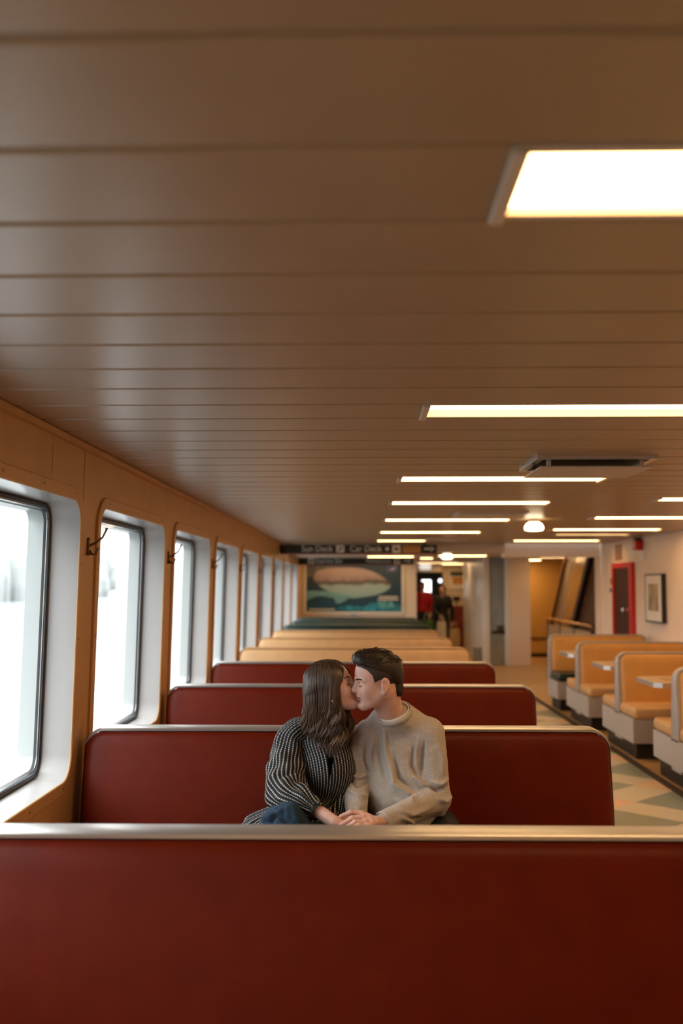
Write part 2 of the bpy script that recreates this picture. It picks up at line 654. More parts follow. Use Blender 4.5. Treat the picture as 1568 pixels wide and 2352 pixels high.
# aft wall behind the benches with the poster
struct('wall_aft', MB().box(-1.5, 1.21, 21.7, 21.85, 0, CZ2), mat('aft_wall_cream', (0.80, 0.72, 0.64), 0.45))
# casing wall between corridor and stairwell
CASE = mat('casing_white', (0.74, 0.72, 0.71), 0.3)
struct('wall_casing', MB().box(2.46, 2.60, 20.35, 24.0, 0, CZ2), CASE)
struct('wall_stair', MB().box(2.99, 3.385, 20.05, 20.35, 0, CZ2), WALL_R)
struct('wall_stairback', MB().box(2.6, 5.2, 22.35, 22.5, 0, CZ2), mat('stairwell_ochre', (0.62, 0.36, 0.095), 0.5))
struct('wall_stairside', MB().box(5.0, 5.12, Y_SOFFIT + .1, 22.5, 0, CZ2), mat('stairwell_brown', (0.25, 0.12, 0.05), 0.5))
struct('wall_vestibule', MB().box(XR + .12, 5.1, Y_SOFFIT + .13, Y_SOFFIT + .25, 0, 2.05), WALL_R)
struct('trim_jamb', MB().box(XR - .035, XR + .05, Y_SOFFIT + .1, Y_SOFFIT + .36, 0, 2.06), WALL_R)
struct('wall_stairleft', MB().box(2.6, 2.72, 20.35, 22.4, 0, CZ2), CASE)
# skirting lines in the stairwell
struct('baseboard_stair', MB().box(2.75, 5.0, 22.32, 22.35, 0, .08).box(2.75, 5.0, 22.33, 22.35, .40, .425), PLINTH)
# ================================================================== BENCHES
BX0, BX1 = -1.275, 1.14
BW = (BX1 - BX0) / 2
BC = (BX0 + BX1) / 2
BTOP = 0.95


def back_half(z):
    return 0.046 + (0.94 - z) * 0.17


def pad_outline(inset, zb, zt, hw, r):
    out = []
    r = max(r - inset, 0.01)
    x1, z1 = hw - inset, zt - inset
    out.append((-x1, zb))
    out.append((x1, zb))
    for k in range(9):
        a = math.radians(90 * k / 8)
        out.append((x1 - r + r * math.cos(a), z1 - r + r * math.sin(a)))
    for k in range(9):
        a = math.radians(90 + 90 * k / 8)
        out.append((-x1 + r + r * math.cos(a), z1 - r + r * math.sin(a)))
    return out


def back_pad(sign, hw, zb, zt, half, puff=0.03):
    mb = MB()
    loops = []
    for inset, d in ((.006, -.01), (.006, .006), (.010, .014), (.020, .022), (.04, .028), (.08, puff)):
        loops.append([(x, sign * (half(z) + d), z) for x, z in pad_outline(inset, zb, zt, hw, .085)])
    mb.loft(loops)
    base = len(mb.v) - len(loops[0])
    lo = loops[-1]
    tri = tessellate_polygon([[Vector((p[0], p[2], 0)) for p in lo]])
    mb.f += [tuple(base + i for i in t) for t in tri]
    return mb


def make_bench(vinyl, label, rail, cat='bench', group='vinyl benches along the windows'):
    b = thing('bench', label, cat, (BC, 0, 0), group)
    # core board
    core = MB()
    ol = pad_outline(.012, .1, BTOP - .012, BW, .085)
    core.loft([[(x, -back_half(z) + .003, z) for x, z in ol], [(x, back_half(z) - .003, z) for x, z in ol]])
    n = len(ol)
    tri = tessellate_polygon([[Vector((*p, 0)) for p in ol]])
    core.f += [tuple(t) for t in tri] + [tuple(n + i for i in t) for t in tri]
    part(b, 'back_board', core, BASE_G)
    for s in (-1, 1):
        part(b, 'backrest', back_pad(s, BW - .003, .40, BTOP - .014, back_half), vinyl, True, 50)
    # metal edging running up one end, along the top and down the other end
    ol = pad_outline(0, .1, BTOP, BW, .095)[1:] + [(-BW, .1)]
    loops = []
    for i, (x, z) in enumerate(ol):
        a = ol[max(i - 1, 0)]; c = ol[min(i + 1, len(ol) - 1)]
        t = Vector((c[0] - a[0], c[1] - a[1])).normalized()
        nx, nz = t.y, -t.x
        if nx * x + nz * (z - .4) < 0: nx, nz = -nx, -nz
        e_ = max(0.0, nz)
        w = back_half(z) - .004 + .014 * e_
        ix, iz = x - nx * (.004 + .009 * e_), z - nz * (.006 + .008 * e_)
        loops.append([(ix, -w, iz), (x - nx * .003, -w - .002, z - nz * .003), (x, -w + .006, z), (x, w - .006, z), (x - nx * .003, w + .002, z - nz * .003), (ix, w, iz)])
    part(b, 'top_rail', MB().loft(loops, True, True, True), rail, True, 35)
    for s in (-1, 1):
        y0, y1 = sorted((s * .155, s * .61))
        part(b, 'seat', MB().rbox(-BW + .01, BW - .01, y0, y1, .355, .46, .03, 3), vinyl, True, 45)
        y0, y1 = sorted((s * .10, s * .56))
        part(b, 'seat_base', MB().box(-BW + .03, BW - .03, y0, y1, .09, .36), BASE_G)
        y0, y1 = sorted((s * .0, s * .50))
        part(b, 'plinth', MB().box(-BW + .05, BW - .05, y0, y1, 0, .09), PLINTH)
    return b


BL = ['dark red vinyl bench in the foreground across the whole frame',
      'dark red vinyl bench on which the kissing couple sit',
      'dark red vinyl bench directly behind the couple',
      'farthest dark red bench, in front of the first tan bench',
      'nearest tan vinyl bench behind the red ones', 'middle tan vinyl bench of the three', 'farthest tan vinyl bench, before the green ones',
      'nearest dark green bench behind the tan ones', 'middle dark green bench of the three', 'farthest dark green bench, under the shark poster']
B_Y = [2.745 + 1.945 * k for k in range(10)]
src = {}
for k in range(10):
    key = 'r' if k < 4 else 't' if k < 7 else 'g'
    if key not in src:
        o = make_bench({'r': RED_V, 't': TAN_B, 'g': GRN_V}[key], BL[k], {'r': ALU, 't': TAN_B, 'g': mat('green_grey_rail', (.06, .075, .065), .4)}[key])
        src[key] = o
    else:
        o = copy_tree(src[key])
        o['label'] = BL[k]
    o.location = (BC, B_Y[k] - (.25 if k == 9 else 0), 0)

# ================================================================== BOOTHS
BOX0, BOX1 = 2.50, 3.80


def booth_half(z):
    return 0.036 + (0.93 - z) * 0.10


def make_booth(label, near=True, far=True, seat_mat=None, loc_y=0):
    b = thing('booth_bench', label, 'booth bench', (BOX0, loc_y, 0), 'tan booth benches along the right wall')
    L = BOX1 - BOX0
    c = L / 2
    top = 0.945
    ol = [(x + c, z) for x, z in pad_outline(.01, .12, top - .01, c, .085)]
    core = MB()
    core.loft([[(x, -booth_half(z), z) for x, z in ol], [(x, booth_half(z), z) for x, z in ol]])
    n = len(ol)
    tri = tessellate_polygon([[Vector((*p, 0)) for p in ol]])
    core.f += [tuple(t) for t in tri] + [tuple(n + i for i in t) for t in tri]
    part(b, 'back_board', core, LAMINATE)
    sides = [s for s, on in ((-1, near), (1, far)) if on]
    for s in sides:
        p = back_pad(s, c - .03, .40, top - .012, booth_half, .034)
        p.v = [(x + c, y, z) for x, y, z in p.v]
        part(b, 'backrest', p, TAN_V, True, 50)
    ol = [(x + c, z) for x, z in (pad_outline(0, .36, top, c, .095)[1:] + [(-c, .36)])]
    loops = []
    for i, (x, z) in enumerate(ol):
        a = ol[max(i - 1, 0)]; d = ol[min(i + 1, len(ol) - 1)]
        t = Vector((d[0] - a[0], d[1] - a[1])).normalized()
        nx, nz = t.y, -t.x
        if nx * (x - c) + nz * (z - .4) < 0: nx, nz = -nx, -nz
        w = booth_half(z) + .008
        ix, iz = x - nx * .014, z - nz * .014
        loops.append([(ix, -w, iz), (x - nx * .003, -w - .002, z - nz * .003), (x, -w + .006, z), (x, w - .006, z), (x - nx * .003, w + .002, z - nz * .003), (ix, w, iz)])
    part(b, 'edge_trim', MB().loft(loops, True, True, True), TRIM_G, True, 35)
    for s in sides:
        y0, y1 = sorted((s * .085, s * .615))
        sm = (seat_mat or {}).get(s, TAN_S)
        part(b, 'seat', MB().rbox(.006, L - .01, y0, y1, .372, .475, .034, 3), sm, True, 45)
    ya = -.585 if near else -.06
    yb = .585 if far else .06
    part(b, 'base', MB().box(0.0, L, ya, yb, .15, .372), LAMINATE)
    part(b, 'plinth', MB().box(.045, L, ya + .07, yb - .03, 0, .15), PLINTH)
    return b


make_booth('tan booth bench nearest the camera, cut off by the frame edge', loc_y=8.10)
make_booth('second tan booth bench from the camera, facing the table with the jigsaw', loc_y=9.90)
make_booth('third tan booth bench from the camera, left end whole', loc_y=11.70)
make_booth('farthest tan booth bench, with a dark green seat, before the stair opening', far=False, seat_mat={-1: GRN_V}, loc_y=13.42)

TABLE = mat('table_laminate', (0.66, 0.50, 0.33), 0.28, var=0.05, scale=12)


def make_table(y, label):
    t = thing('booth_table', label, 'table', (2.53, y, 0), 'booth tables')
    ch = .06
    x1, h = 1.29, .33
    poly = [(0, -h + ch), (ch, -h), (x1, -h), (x1, h), (ch, h), (0, h - ch)]
    ins = [(.008, -h + ch + .004), (ch + .004, -h + .008), (x1, -h + .008), (x1, h - .008), (ch + .004, h - .008), (.008, h - ch - .004)]
    part(t, 'table_top', MB().prism(ins, 'z', .722, .7625), TABLE)
    e = MB().loft([[(*p, .720) for p in poly], [(*p, .760) for p in poly]])
    e.loft([[(*p, .720) for p in poly], [(*p, .720) for p in ins]])
    e.loft([[(*p, .760) for p in poly], [(*p, .761) for p in ins]])
    part(t, 'edge_band', e, ALU)
    part(t, 'pedestal', MB().lathe([(.035, .02), (.035, .72)], (.62, 0, 0), 14), PLINTH, True, 40)
    part(t, 'foot', MB().lathe([(.2, 0), (.2, .012), (.06, .03)], (.62, 0, 0), 20), PLINTH, True, 40)
    return t


make_table(9.02, 'booth table with a jigsaw puzzle on it, nearest the camera')
make_table(10.80, 'bare booth table between the second and third booth benches')
make_table(12.58, 'farthest booth table, beside the dark green seat')
m, nt, bs = node_mat('jigsaw_print', 0.4)
tc = nt.nodes.new('ShaderNodeTexCoord')
vo = nt.nodes.new('ShaderNodeTexVoronoi'); vo.inputs['Scale'].default_value = 42
rp = nt.nodes.new('ShaderNodeValToRGB')
rp.color_ramp.elements[0].color = (.22, .07, .02, 1); rp.color_ramp.elements[1].color = (.75, .5, .28, 1)
e = rp.color_ramp.elements.new(.5); e.color = (.55, .24, .08, 1)
nt.links.new(tc.outputs['Object'], vo.inputs['Vector']); nt.links.new(vo.outputs['Color'], rp.inputs[0]); nt.links.new(rp.outputs[0], bs.inputs['Base Color'])
jz = MB()
rng = random.Random(3)
for ix in range(16):
    for iy in range(9):
        if rng.random() < (.06 if 1 < ix < 14 and 0 < iy < 8 else .45):
            continue
        jz.box(2.68 + ix * .042, 2.68 + ix * .042 + .0405, 8.84 + iy * .038, 8.84 + iy * .038 + .0365, .7626, .7648)
pz = link('jigsaw_puzzle', jz.mesh('jigsaw_puzzle', m))
tag(pz, 'half-finished brown jigsaw puzzle lying on the nearest booth table', 'jigsaw puzzle')

# ================================================================== CEILING FITTINGS
GRILLE = mat('vent_grille', (0.50, 0.43, 0.36), 0.4, var=.25, scale=180)


def make_vent(y0, y1, x0, x1, label, drop=.05):
    v = thing('ceiling_vent', label, 'air vent', ((x0 + x1) / 2, (y0 + y1) / 2, CZ), 'square ceiling air vents')
    hx, hy = (x1 - x0) / 2, (y1 - y0) / 2
    f = MB()
    w = .035
    f.box(-hx, hx, -hy, -hy + w, -.016, .004).box(-hx, hx, hy - w, hy, -.016, .004)
    f.box(-hx, -hx + w, -hy + w, hy - w, -.016, .004).box(hx - w, hx, -hy + w, hy - w, -.016, .004)
    part(v, 'frame', f, ALU)
    part(v, 'dark_opening', MB().box(-hx + w, hx - w, -hy + w, hy - w, -.004, .003), DARK)
    part(v, 'plate', MB().box(-hx + .02, hx - .02, -hy + .02, hy - .02, -drop - .005, -drop + .001), GRILLE)
    for sx in (-1, 1):
        for sy in (-1, 1):
            part(v, 'hanger', MB().box(sx * (hx - .07) - .01, sx * (hx - .07) + .01, sy * (hy - .07) - .01, sy * (hy - .07) + .01, -drop, .0), ALU)


make_vent(5.0, 5.57, .89, 1.50, 'large square air vent with dropped plate, nearest in the ceiling')
make_vent(8.86, 9.42, .87, 1.50, 'second square air vent, flat-looking, beyond two lights', .017)
make_vent(14.0, 14.56, .93, 1.53, 'farthest square air vent, near the hanging sign', .017)


def make_globe(loc, label):
    g = thing('globe_lamp', label, 'ceiling lamp', loc, 'round globe lamps under the ceiling')
    part(g, 'base', MB().lathe([(.06, 0), (.062, -.012), (.055, -.035)], n=20), LFRAME, True, 40)
    part(g, 'globe', MB().lathe([(.05, -.034), (.075, -.045), (.09, -.07), (.096, -.09), (.094, -.108), (.06, -.117), (.001, -.119)], n=24), mat('globe_glow', (.9, .9, .9), .3, emit=(1, .78, .5), estr=9.0), True, 60)
    part(g, 'guard_ring', MB().lathe([(.097, -.095), (.102, -.099), (.102, -.104), (.096, -.108)], n=24), ALU, True, 40)


make_globe((1.72, 9.9, CZ), 'bright round globe lamp right of the second air vent')
make_globe((1.455, 16.8, CZ2), 'small distant globe lamp right of the hanging signs')

# lights of the lower ceiling
def low_light(x0, x1, y, label, k=1.0):
    r = thing('ceiling_light', label, 'ceiling light', ((x0 + x1) / 2, y, CZ2), 'lights in the lower ceiling')
    h = (x1 - x0) / 2
    part(r, 'frame', MB().rbox(-h - .03, h + .03, -.15, .15, -.016, .001, .006, 2), LFRAME)
    part(r, 'diffuser', MB().box(-h, h, -.12, .12, -.022, -.015), emit_mat(LAMP * k))


low_light(.14, 1.00, 19.0, 'ceiling light showing in the gap between the two hanging signs')
low_light(1.22, 1.45, 20.2, 'tiny square ceiling light right of the second hanging sign')
low_light(2.12, 2.70, 25.9, 'ceiling light over the far corridor before the coffee poster')
low_light(1.4, 2.35, 22.7, 'added fill light right behind the cross beam, hidden from view')  # added fill lamp, brightens the dark far corridor
low_light(1.4, 2.35, 24.2, 'added fill light above the two distant people, hidden behind the beam')  # added out of sight to lift the distant people and their bags
struct('trim_crossbeam', MB().box(1.21, 2.46, 21.9, 22.1, 2.085, CZ2), SOFF)
low_light(-.9, .9, 17.15, 'added fill light above the nearer hanging sign, hidden from view')  # unseen lamp added to brighten the dim aft end
low_light(-1.0, .95, 21.15, 'added fill strip brightening the shark poster, hidden behind the farther sign', .85)  # added lamp that lifts the poster and the wall around it
low_light(3.0, 3.88, 21.7, 'ceiling light strip at the top of the ochre stairwell wall', 2.0)
low_light(3.5, 4.4, 19.4, 'ceiling light hidden above the stairwell behind the beam')
low_light(1.45, 2.3, 18.4, 'ceiling light over the passage behind the beam, hidden from view')

# ================================================================== SIGNS
SIGN_G = mat('sign_green_black', (0.010, 0.018, 0.014), 0.55)
SIGN_W = mat('sign_lettering', (0.72, 0.71, 0.67), 0.6)
SIGN_Y = mat('sign_amber', (0.50, 0.25, 0.08), 0.6)
SIGN_R = mat('sign_red_edge', (0.34, 0.06, 0.03), 0.5)


def sign_text(root, body, size, x, y, z, m, name='lettering', sx=1.0):
    me = text_mesh(body, size, m, name, sx=sx)
    o = link(name, me, root)
    o.rotation_euler = (math.pi / 2, 0, 0)
    o.location = Vector((x, y, z)) - root.location
    return o


def pict(root, x, y, z, w, h, fg, kind):
    p = part(root, 'pictogram_plate', MB().box(x - w / 2, x + w / 2, y - .003, y, z - h / 2, z + h / 2), fg, world=True)
    mb = MB()
    yy = y - .0045
    def bar(a, b, t):
        a, b = Vector((x + a[0] * w, yy, z + a[1] * h)), Vector((x + b[0] * w, yy, z + b[1] * h))
        d = (b - a).normalized(); nn = Vector((-d.z, 0, d.x)) * t * w / 2
        mb.prism([((a + nn).x, (a + nn).z), ((b + nn).x, (b + nn).z), ((b - nn).x, (b - nn).z), ((a - nn).x, (a - nn).z)], 'y', yy, yy + .0012)
    if kind == 'stairs':
        bar((-.35, -.32), (.35, .3), .12); bar((-.1, -.32), (.35, -.02), .08); bar((-.05, .05), (-.05, .35), .12)
    elif kind == 'car':
        bar((-.35, -.12), (.35, -.12), .2); bar((-.2, .08), (.2, .08), .2); bar((-.3, .3), (.3, -.3), .06)
    elif kind == 'cup':
        bar((-.2, -.05), (.2, -.05), .4); bar((-.3, -.3), (.3, -.3), .1); bar((.3, .05), (.3, -.1), .1)
    elif kind == 'fork':
        bar((-.15, -.35), (-.15, .35), .12); bar((.15, -.35), (.15, .35), .18)
    part(p, 'pictogram', mb, SIGN_G, world=True)


def arrow(root, x, y, z, w, m):
    mb = MB()
    h = w * .5
    pl = [(x - w / 2, z - h * .16), (x + w * .12, z - h * .16), (x + w * .12, z + h * .16), (x - w / 2, z + h * .16)]
    mb.prism(pl, 'y', y - .002, y)
    mb.prism([(x + w * .02, z + h * .5), (x + w * .18, z + h * .5), (x + w / 2, z), (x + w * .18, z - h * .5), (x + w * .02, z - h * .5), (x + w * .30, z)], 'y', y - .003, y - .0005)
    part(root, 'arrow', mb, m, world=True)


def sgn_x(px, y):
    return pt(px, 1260, y).x


Y1 = Y_SOFFIT - .33
s1 = thing('hanging_sign', 'long dark deck sign with amber exit panel, nearer of two', 'sign', (0, Y1, 2.15), 'hanging direction signs')
za, zb = pt(800, 1272, Y1).z, pt(800, 1251, Y1).z
zc = (za + zb) / 2 + .006
part(s1, 'panel', MB().box(max(sgn_x(634, Y1), xl(2.2) + .01), sgn_x(1003, Y1), Y1, Y1 + .04, za, zb), SIGN_G, world=True)
part(s1, 'red_edge', MB().box(max(sgn_x(634, Y1), xl(2.2) + .01), sgn_x(1003, Y1), Y1 - .003, Y1 + .04, za - .008, za + .004), SIGN_R, world=True)
for hx in (-1.1, -.1, 1.0):
    part(s1, 'hanger', MB().box(hx - .012, hx + .012, Y1 + .012, Y1 + .028, zb, CZ), DARK, world=True)
hs = (zb - za)
sign_text(s1, 'Sun Deck', hs * 1.0, sgn_x(692, Y1), Y1 - .001, zc, SIGN_W, sx=.88)
pict(s1, sgn_x(781, Y1), Y1, zc, .125, hs * .8, SIGN_W, 'stairs')
sign_text(s1, 'Car Deck', hs * 1.0, sgn_x(803, Y1), Y1 - .001, zc, SIGN_W, sx=.88)
part(s1, 'dot', MB().lathe([(.026, -.002), (.026, .0)], (sgn_x(889, Y1), Y1 - .001, zc), 12, 'y'), SIGN_W, world=True)
pict(s1, sgn_x(910, Y1), Y1, zc, .125, hs * .8, SIGN_W, 'car')
ep = part(s1, 'exit_panel', MB().box(sgn_x(925, Y1), sgn_x(965, Y1), Y1 - .003, Y1, zc - hs * .4, zc + hs * .4), SIGN_Y, world=True)
tme = text_mesh('EXIT', hs * .72, mat('exit_red', (.28, .07, .02), .6), 'lettering')
to = link('lettering', tme, s1); to.rotation_euler = (math.pi / 2, 0, 0); to.location = Vector((sgn_x(928.5, Y1), Y1 - .005, zc)) - s1.location
arrow(s1, sgn_x(986, Y1), Y1, zc, .16, SIGN_W)

Y2 = 20.6
za, zb = pt(800, 1296.5, Y2).z, pt(800, 1280.5, Y2).z
zc = (za + zb) / 2 + .004
s2 = thing('hanging_sign', 'dark Express Bar and Restaurant sign above the shark poster', 'sign', (0, Y2, 2.1), 'hanging direction signs')
part(s2, 'panel', MB().box(-1.28, sgn_x(950, Y2), Y2, Y2 + .04, za, zb), SIGN_G, world=True)
part(s2, 'red_edge', MB().box(-1.28, sgn_x(950, Y2), Y2 - .003, Y2 + .04, za - .008, za + .004), SIGN_R, world=True)
for hx in (-1.0, .9):
    part(s2, 'hanger', MB().box(hx - .012, hx + .012, Y2 + .012, Y2 + .028, zb, CZ2), DARK, world=True)
hs = zb - za
pict(s2, sgn_x(714, Y2), Y2, zc, .12, hs * .85, SIGN_W, 'cup')
sign_text(s2, 'Express Bar', hs * .98, sgn_x(724, Y2), Y2 - .001, zc, SIGN_W, sx=.84)
sign_text(s2, 'Restaurant', hs * .98, sgn_x(840, Y2), Y2 - .001, zc, SIGN_W, sx=.84)
pict(s2, sgn_x(911, Y2), Y2, zc, .12, hs * .85, SIGN_W, 'fork')
arrow(s2, sgn_x(935, Y2), Y2, zc, .15, SIGN_W)

# ================================================================== SHARK POSTER
YP = 21.68
px0, px1, pz1, pz0 = pt(703, 1350, YP).x, pt(922, 1350, YP).x, pt(800, 1297, YP).z, pt(800, 1405, YP).z
pw, ph = px1 - px0, pz1 - pz0
post = thing('shark_poster', 'wide framed poster of a pale shark in dark blue water', 'poster', (px0, YP, pz0))
m, nt, bs = node_mat('deep_water_print', 0.45)
tc = nt.nodes.new('ShaderNodeTexCoord'); sx_ = nt.nodes.new('ShaderNodeSeparateXYZ')
nz = nt.nodes.new('ShaderNodeTexNoise'); nz.inputs['Scale'].default_value = 3.0; nz.inputs['Detail'].default_value = 5
nt.links.new(tc.outputs['Object'], sx_.inputs[0]); nt.links.new(tc.outputs['Object'], nz.inputs['Vector'])
md = nt.nodes.new('ShaderNodeMath'); md.operation = 'MULTIPLY_ADD'; md.inputs[1].default_value = .25
mz = nt.nodes.new('ShaderNodeMath'); mz.operation = 'DIVIDE'; mz.inputs[1].default_value = ph
nt.links.new(sx_.outputs['Z'], mz.inputs[0]); nt.links.new(nz.outputs['Fac'], md.inputs[0]); nt.links.new(mz.outputs[0], md.inputs[2])
rp = nt.nodes.new('ShaderNodeValToRGB')
rp.color_ramp.elements[0].position = .10; rp.color_ramp.elements[0].color = (.004, .085, .16, 1)
rp.color_ramp.elements[1].position = 1.0; rp.color_ramp.elements[1].color = (.020, .050, .085, 1)
e = rp.color_ramp.elements.new(.45); e.color = (.008, .042, .085, 1)
nt.links.new(md.outputs[0], rp.inputs[0]); nt.links.new(rp.outputs[0], bs.inputs['Base Color'])
part(post, 'print', MB().box(0, pw, -.012, .02, 0, ph), m)
pf = MB()
t = .05
PWHITE = mat('poster_frame_white', (.78, .76, .74), .4)
pf.box(-t, 0, -.022, .02, -t, ph + t).box(pw, pw + t, -.022, .02, -t, ph + t).box(0, pw, -.022, .02, -t, 0).box(0, pw, -.022, .02, ph, ph + t)
part(post, 'frame', pf, PWHITE)


def pshape(name, pts, m, y, parent=post):
    ring = [(a * pw, b * ph) for a, b in pts]
    return part(parent, name, MB().prism(ring, 'y', y, -.0119), m)


def smooth_loop(pts, n=6):
    out = []
    N = len(pts)
    for i in range(N):
        p0, p1, p2, p3 = [Vector((*pts[(i + j - 1) % N], 0)) for j in range(4)]
        for k in range(n):
            t = k / n
            q = 0.5 * ((2 * p1) + (-p0 + p2) * t + (2 * p0 - 5 * p1 + 4 * p2 - p3) * t * t + (-p0 + 3 * p1 - 3 * p2 + p3) * t ** 3)
            out.append((min(max(q.x, 0), 1), min(max(q.y, 0), 1)))
    return out


m_hi, nt, bs = node_mat('shark_print', 0.45)
tc = nt.nodes.new('ShaderNodeTexCoord'); sx_ = nt.nodes.new('ShaderNodeSeparateXYZ')
nz = nt.nodes.new('ShaderNodeTexNoise'); nz.inputs['Scale'].default_value = 4.0; nz.inputs['Detail'].default_value = 6
nt.links.new(tc.outputs['Object'], sx_.inputs[0]); nt.links.new(tc.outputs['Object'], nz.inputs['Vector'])
md = nt.nodes.new('ShaderNodeMath'); md.operation = 'MULTIPLY_ADD'; md.inputs[1].default_value = .22
mz = nt.nodes.new('ShaderNodeMath'); mz.operation = 'DIVIDE'; mz.inputs[1].default_value = ph
nt.links.new(sx_.outputs['Z'], mz.inputs[0]); nt.links.new(nz.outputs['Fac'], md.inputs[0]); nt.links.new(mz.outputs[0], md.inputs[2])
rp = nt.nodes.new('ShaderNodeValToRGB')
rp.color_ramp.elements[0].position = .30; rp.color_ramp.elements[0].color = (.15, .34, .40, 1)
rp.color_ramp.elements[1].position = 1.05 - .1; rp.color_ramp.elements[1].color = (.36, .27, .27, 1)
for p, c in ((.52, (.25, .40, .44, 1)), (.66, (.27, .37, .40, 1)), (.73, (.055, .048, .05, 1)), (.82, (.27, .21, .22, 1))):
    e = rp.color_ramp.elements.new(p); e.color = c
nt.links.new(md.outputs[0], rp.inputs[0]); nt.links.new(rp.outputs[0], bs.inputs['Base Color'])
M_TAIL = mat('shark_tail_print', (.13, .12, .14), .45, var=.4, scale=5)
M_SURF = mat('reef_print', (.02, .26, .40), .45, var=.6, scale=9)
M_PALE = mat('pale_water_print', (.13, .33, .40), .45, var=.15, scale=6)
pshape('tail_print', smooth_loop([(0, 1), (.06, .97), (.3, .965), (.46, .90), (.3, .78), (.12, .80), (.02, .72), (0, .8)]), M_TAIL, -.0125)
pshape('pale_water_print', smooth_loop([(0, .43), (.15, .44), (.35, .42), (.5, .36), (.36, .28), (.16, .33), (.06, .29), (0, .24)]), M_PALE, -.0127)
pshape('shark_print', smooth_loop([(.09, .80), (.14, .88), (.32, .94), (.55, .93), (.72, .83), (.84, .68), (.885, .56), (.85, .46), (.74, .36), (.60, .31), (.49, .285), (.38, .33), (.26, .42), (.17, .50), (.10, .62), (.075, .72)]), m_hi, -.0135)
pshape('fin_print', [(.27, .40), (.46, .32), (.42, .24), (.34, .165), (.31, .19), (.29, .30)], M_PALE, -.0138)
pshape('reef_print', smooth_loop([(.33, .07), (.48, .13), (.60, .10), (.68, .18), (.80, .21), (.93, .17), (.99, .10), (.97, .02), (.7, .015), (.5, .02)]), M_SURF, -.0129)
pshape('badge_print', [(.84, .84), (.965, .84), (.965, .985), (.84, .985)], mat('badge_blue', (.05, .08, .21), .45), -.0133)
pshape('badge_bird_print', [(.87, .90), (.91, .93), (.945, .96), (.93, .92), (.905, .88)], mat('badge_white', (.45, .45, .55), .45), -.0137)
pshape('caption_bars', [(.03, .035), (.30, .035), (.30, .06), (.03, .06)], SIGN_W, -.0133)
pshape('caption_bars', [(.76, .30), (.96, .30), (.96, .325), (.76, .325)], SIGN_W, -.0139)
pshape('caption_bars', [(.75, .245), (.965, .245), (.965, .27), (.75, .27)], SIGN_W, -.0139)
me = text_mesh('SEA', ph * .19, mat('sea_lettering', (.22, .58, .62), .5), 'lettering', sx=1.15)
o = link('lettering', me, post); o.rotation_euler = (math.pi / 2, 0, 0); o.location = (pw * .75, -.0145, ph * .145)
part(wr_o, 'notice', MB().box(XR - .004, XR, 14.09, 14.30, 2.01, 2.18), WHITE_M)
nb = link('wall_notice', MB().box(pt(804, 1411, 21.69).x, pt(821, 1411, 21.69).x, 21.685, 21.699, pt(800, 1416, 21.69).z, pt(800, 1407, 21.69).z).mesh('wall_notice', mat('pale_blue_card', (.42, .62, .80), .5)))
tag(nb, 'small pale blue card on the wall under the shark poster', 'notice')

# ================================================================== RIGHT WALL FITTINGS
PICF = mat('picture_frame_black', (.012, .010, .010), .4)
pic = thing('picture_frame', 'black framed old photograph hanging on the cream right wall', 'picture', (XR, 12.98, 1.43))
pic.rotation_euler = (0, 0, 0)
y0, y1, z0, z1 = 12.62 + .01, 13.37, 1.115, 1.745
d = .06
f = MB()
f.box(XR - d, XR - .001, y0, y0 + .02, z0, z1).box(XR - d, XR - .001, y1 - .02, y1, z0, z1).box(XR - d, XR - .001, y0 + .02, y1 - .02, z0, z0 + .02).box(XR - d, XR - .001, y0 + .02, y1 - .02, z1 - .02, z1)
part(pic, 'frame', f, PICF, world=True)
part(pic, 'mat_board', MB().box(XR - d + .004, XR - .01, y0 + .02, y1 - .02, z0 + .02, z1 - .02), mat('picture_mat', (.80, .74, .66), .5), world=True)
part(pic, 'photograph', MB().box(XR - d + .002, XR - d + .004, y0 + .16, y1 - .14, z0 + .15, z1 - .13), mat('sepia_photo', (.36, .27, .17), .5, var=.45, scale=5), world=True)

RED_P = mat('red_paint', (.60, .010, .008), .35)
BROWN_P = mat('brown_door', (.050, .016, .009), .5, spec=.2)
dr = bpy.data.objects.new('door_1', None); COL.objects.link(dr); dr['kind'] = 'structure'
dr.location = (XR, 14.6, 0)
ya, yb, zt = 14.05, 15.16, 1.92
f = MB().box(XR - .05, XR - .001, ya, ya + .17, 0, zt).box(XR - .05, XR - .001, yb - .09, yb, 0, zt).box(XR - .05, XR - .001, ya + .17, yb - .09, zt - .07, zt)
part(dr, 'door_frame', f, RED_P, world=True)
lf = part(dr, 'door_leaf', MB().box(XR - .028, XR - .001, ya + .17, yb - .09, 0.01, zt - .07), BROWN_P, world=True)
hp = MB().lathe([(.03, 0), (.03, .012), (.014, .02), (.014, .05), (.032, .06), (.036, .08), (.02, .095), (.001, .098)], (0, 0, 0), 16, 'x')
hp.v = [(XR - .05 - x, y + ya + .20, z + 1.245) for x, y, z in hp.v]
part(dr, 'knob', hp, STEEL, True, 50, world=True)

al = thing('alarm_horn', 'red alarm box with a black horn high on the right wall', 'alarm', (XR, 13.75, 2.1))
part(al, 'box', MB().rbox(XR - .11, XR - .001, 13.60, 13.78, 2.075, 2.205, .012, 2), RED_P, world=True)
part(al, 'horn', MB().lathe([(.03, 2.19), (.055, 2.21), (.055, 2.235), (.03, 2.245)], (XR - .055, 13.69, 0), 16), PICF, True, 40, world=True)


def wall_card(name, label, y0, y1, z0, z1, m, cat='notice', th=.006):
    o = link(name, MB().box(XR - th, XR - .0005, y0, y1, z0, z1).mesh(name, m))
    tag(o, label, cat)
    return o


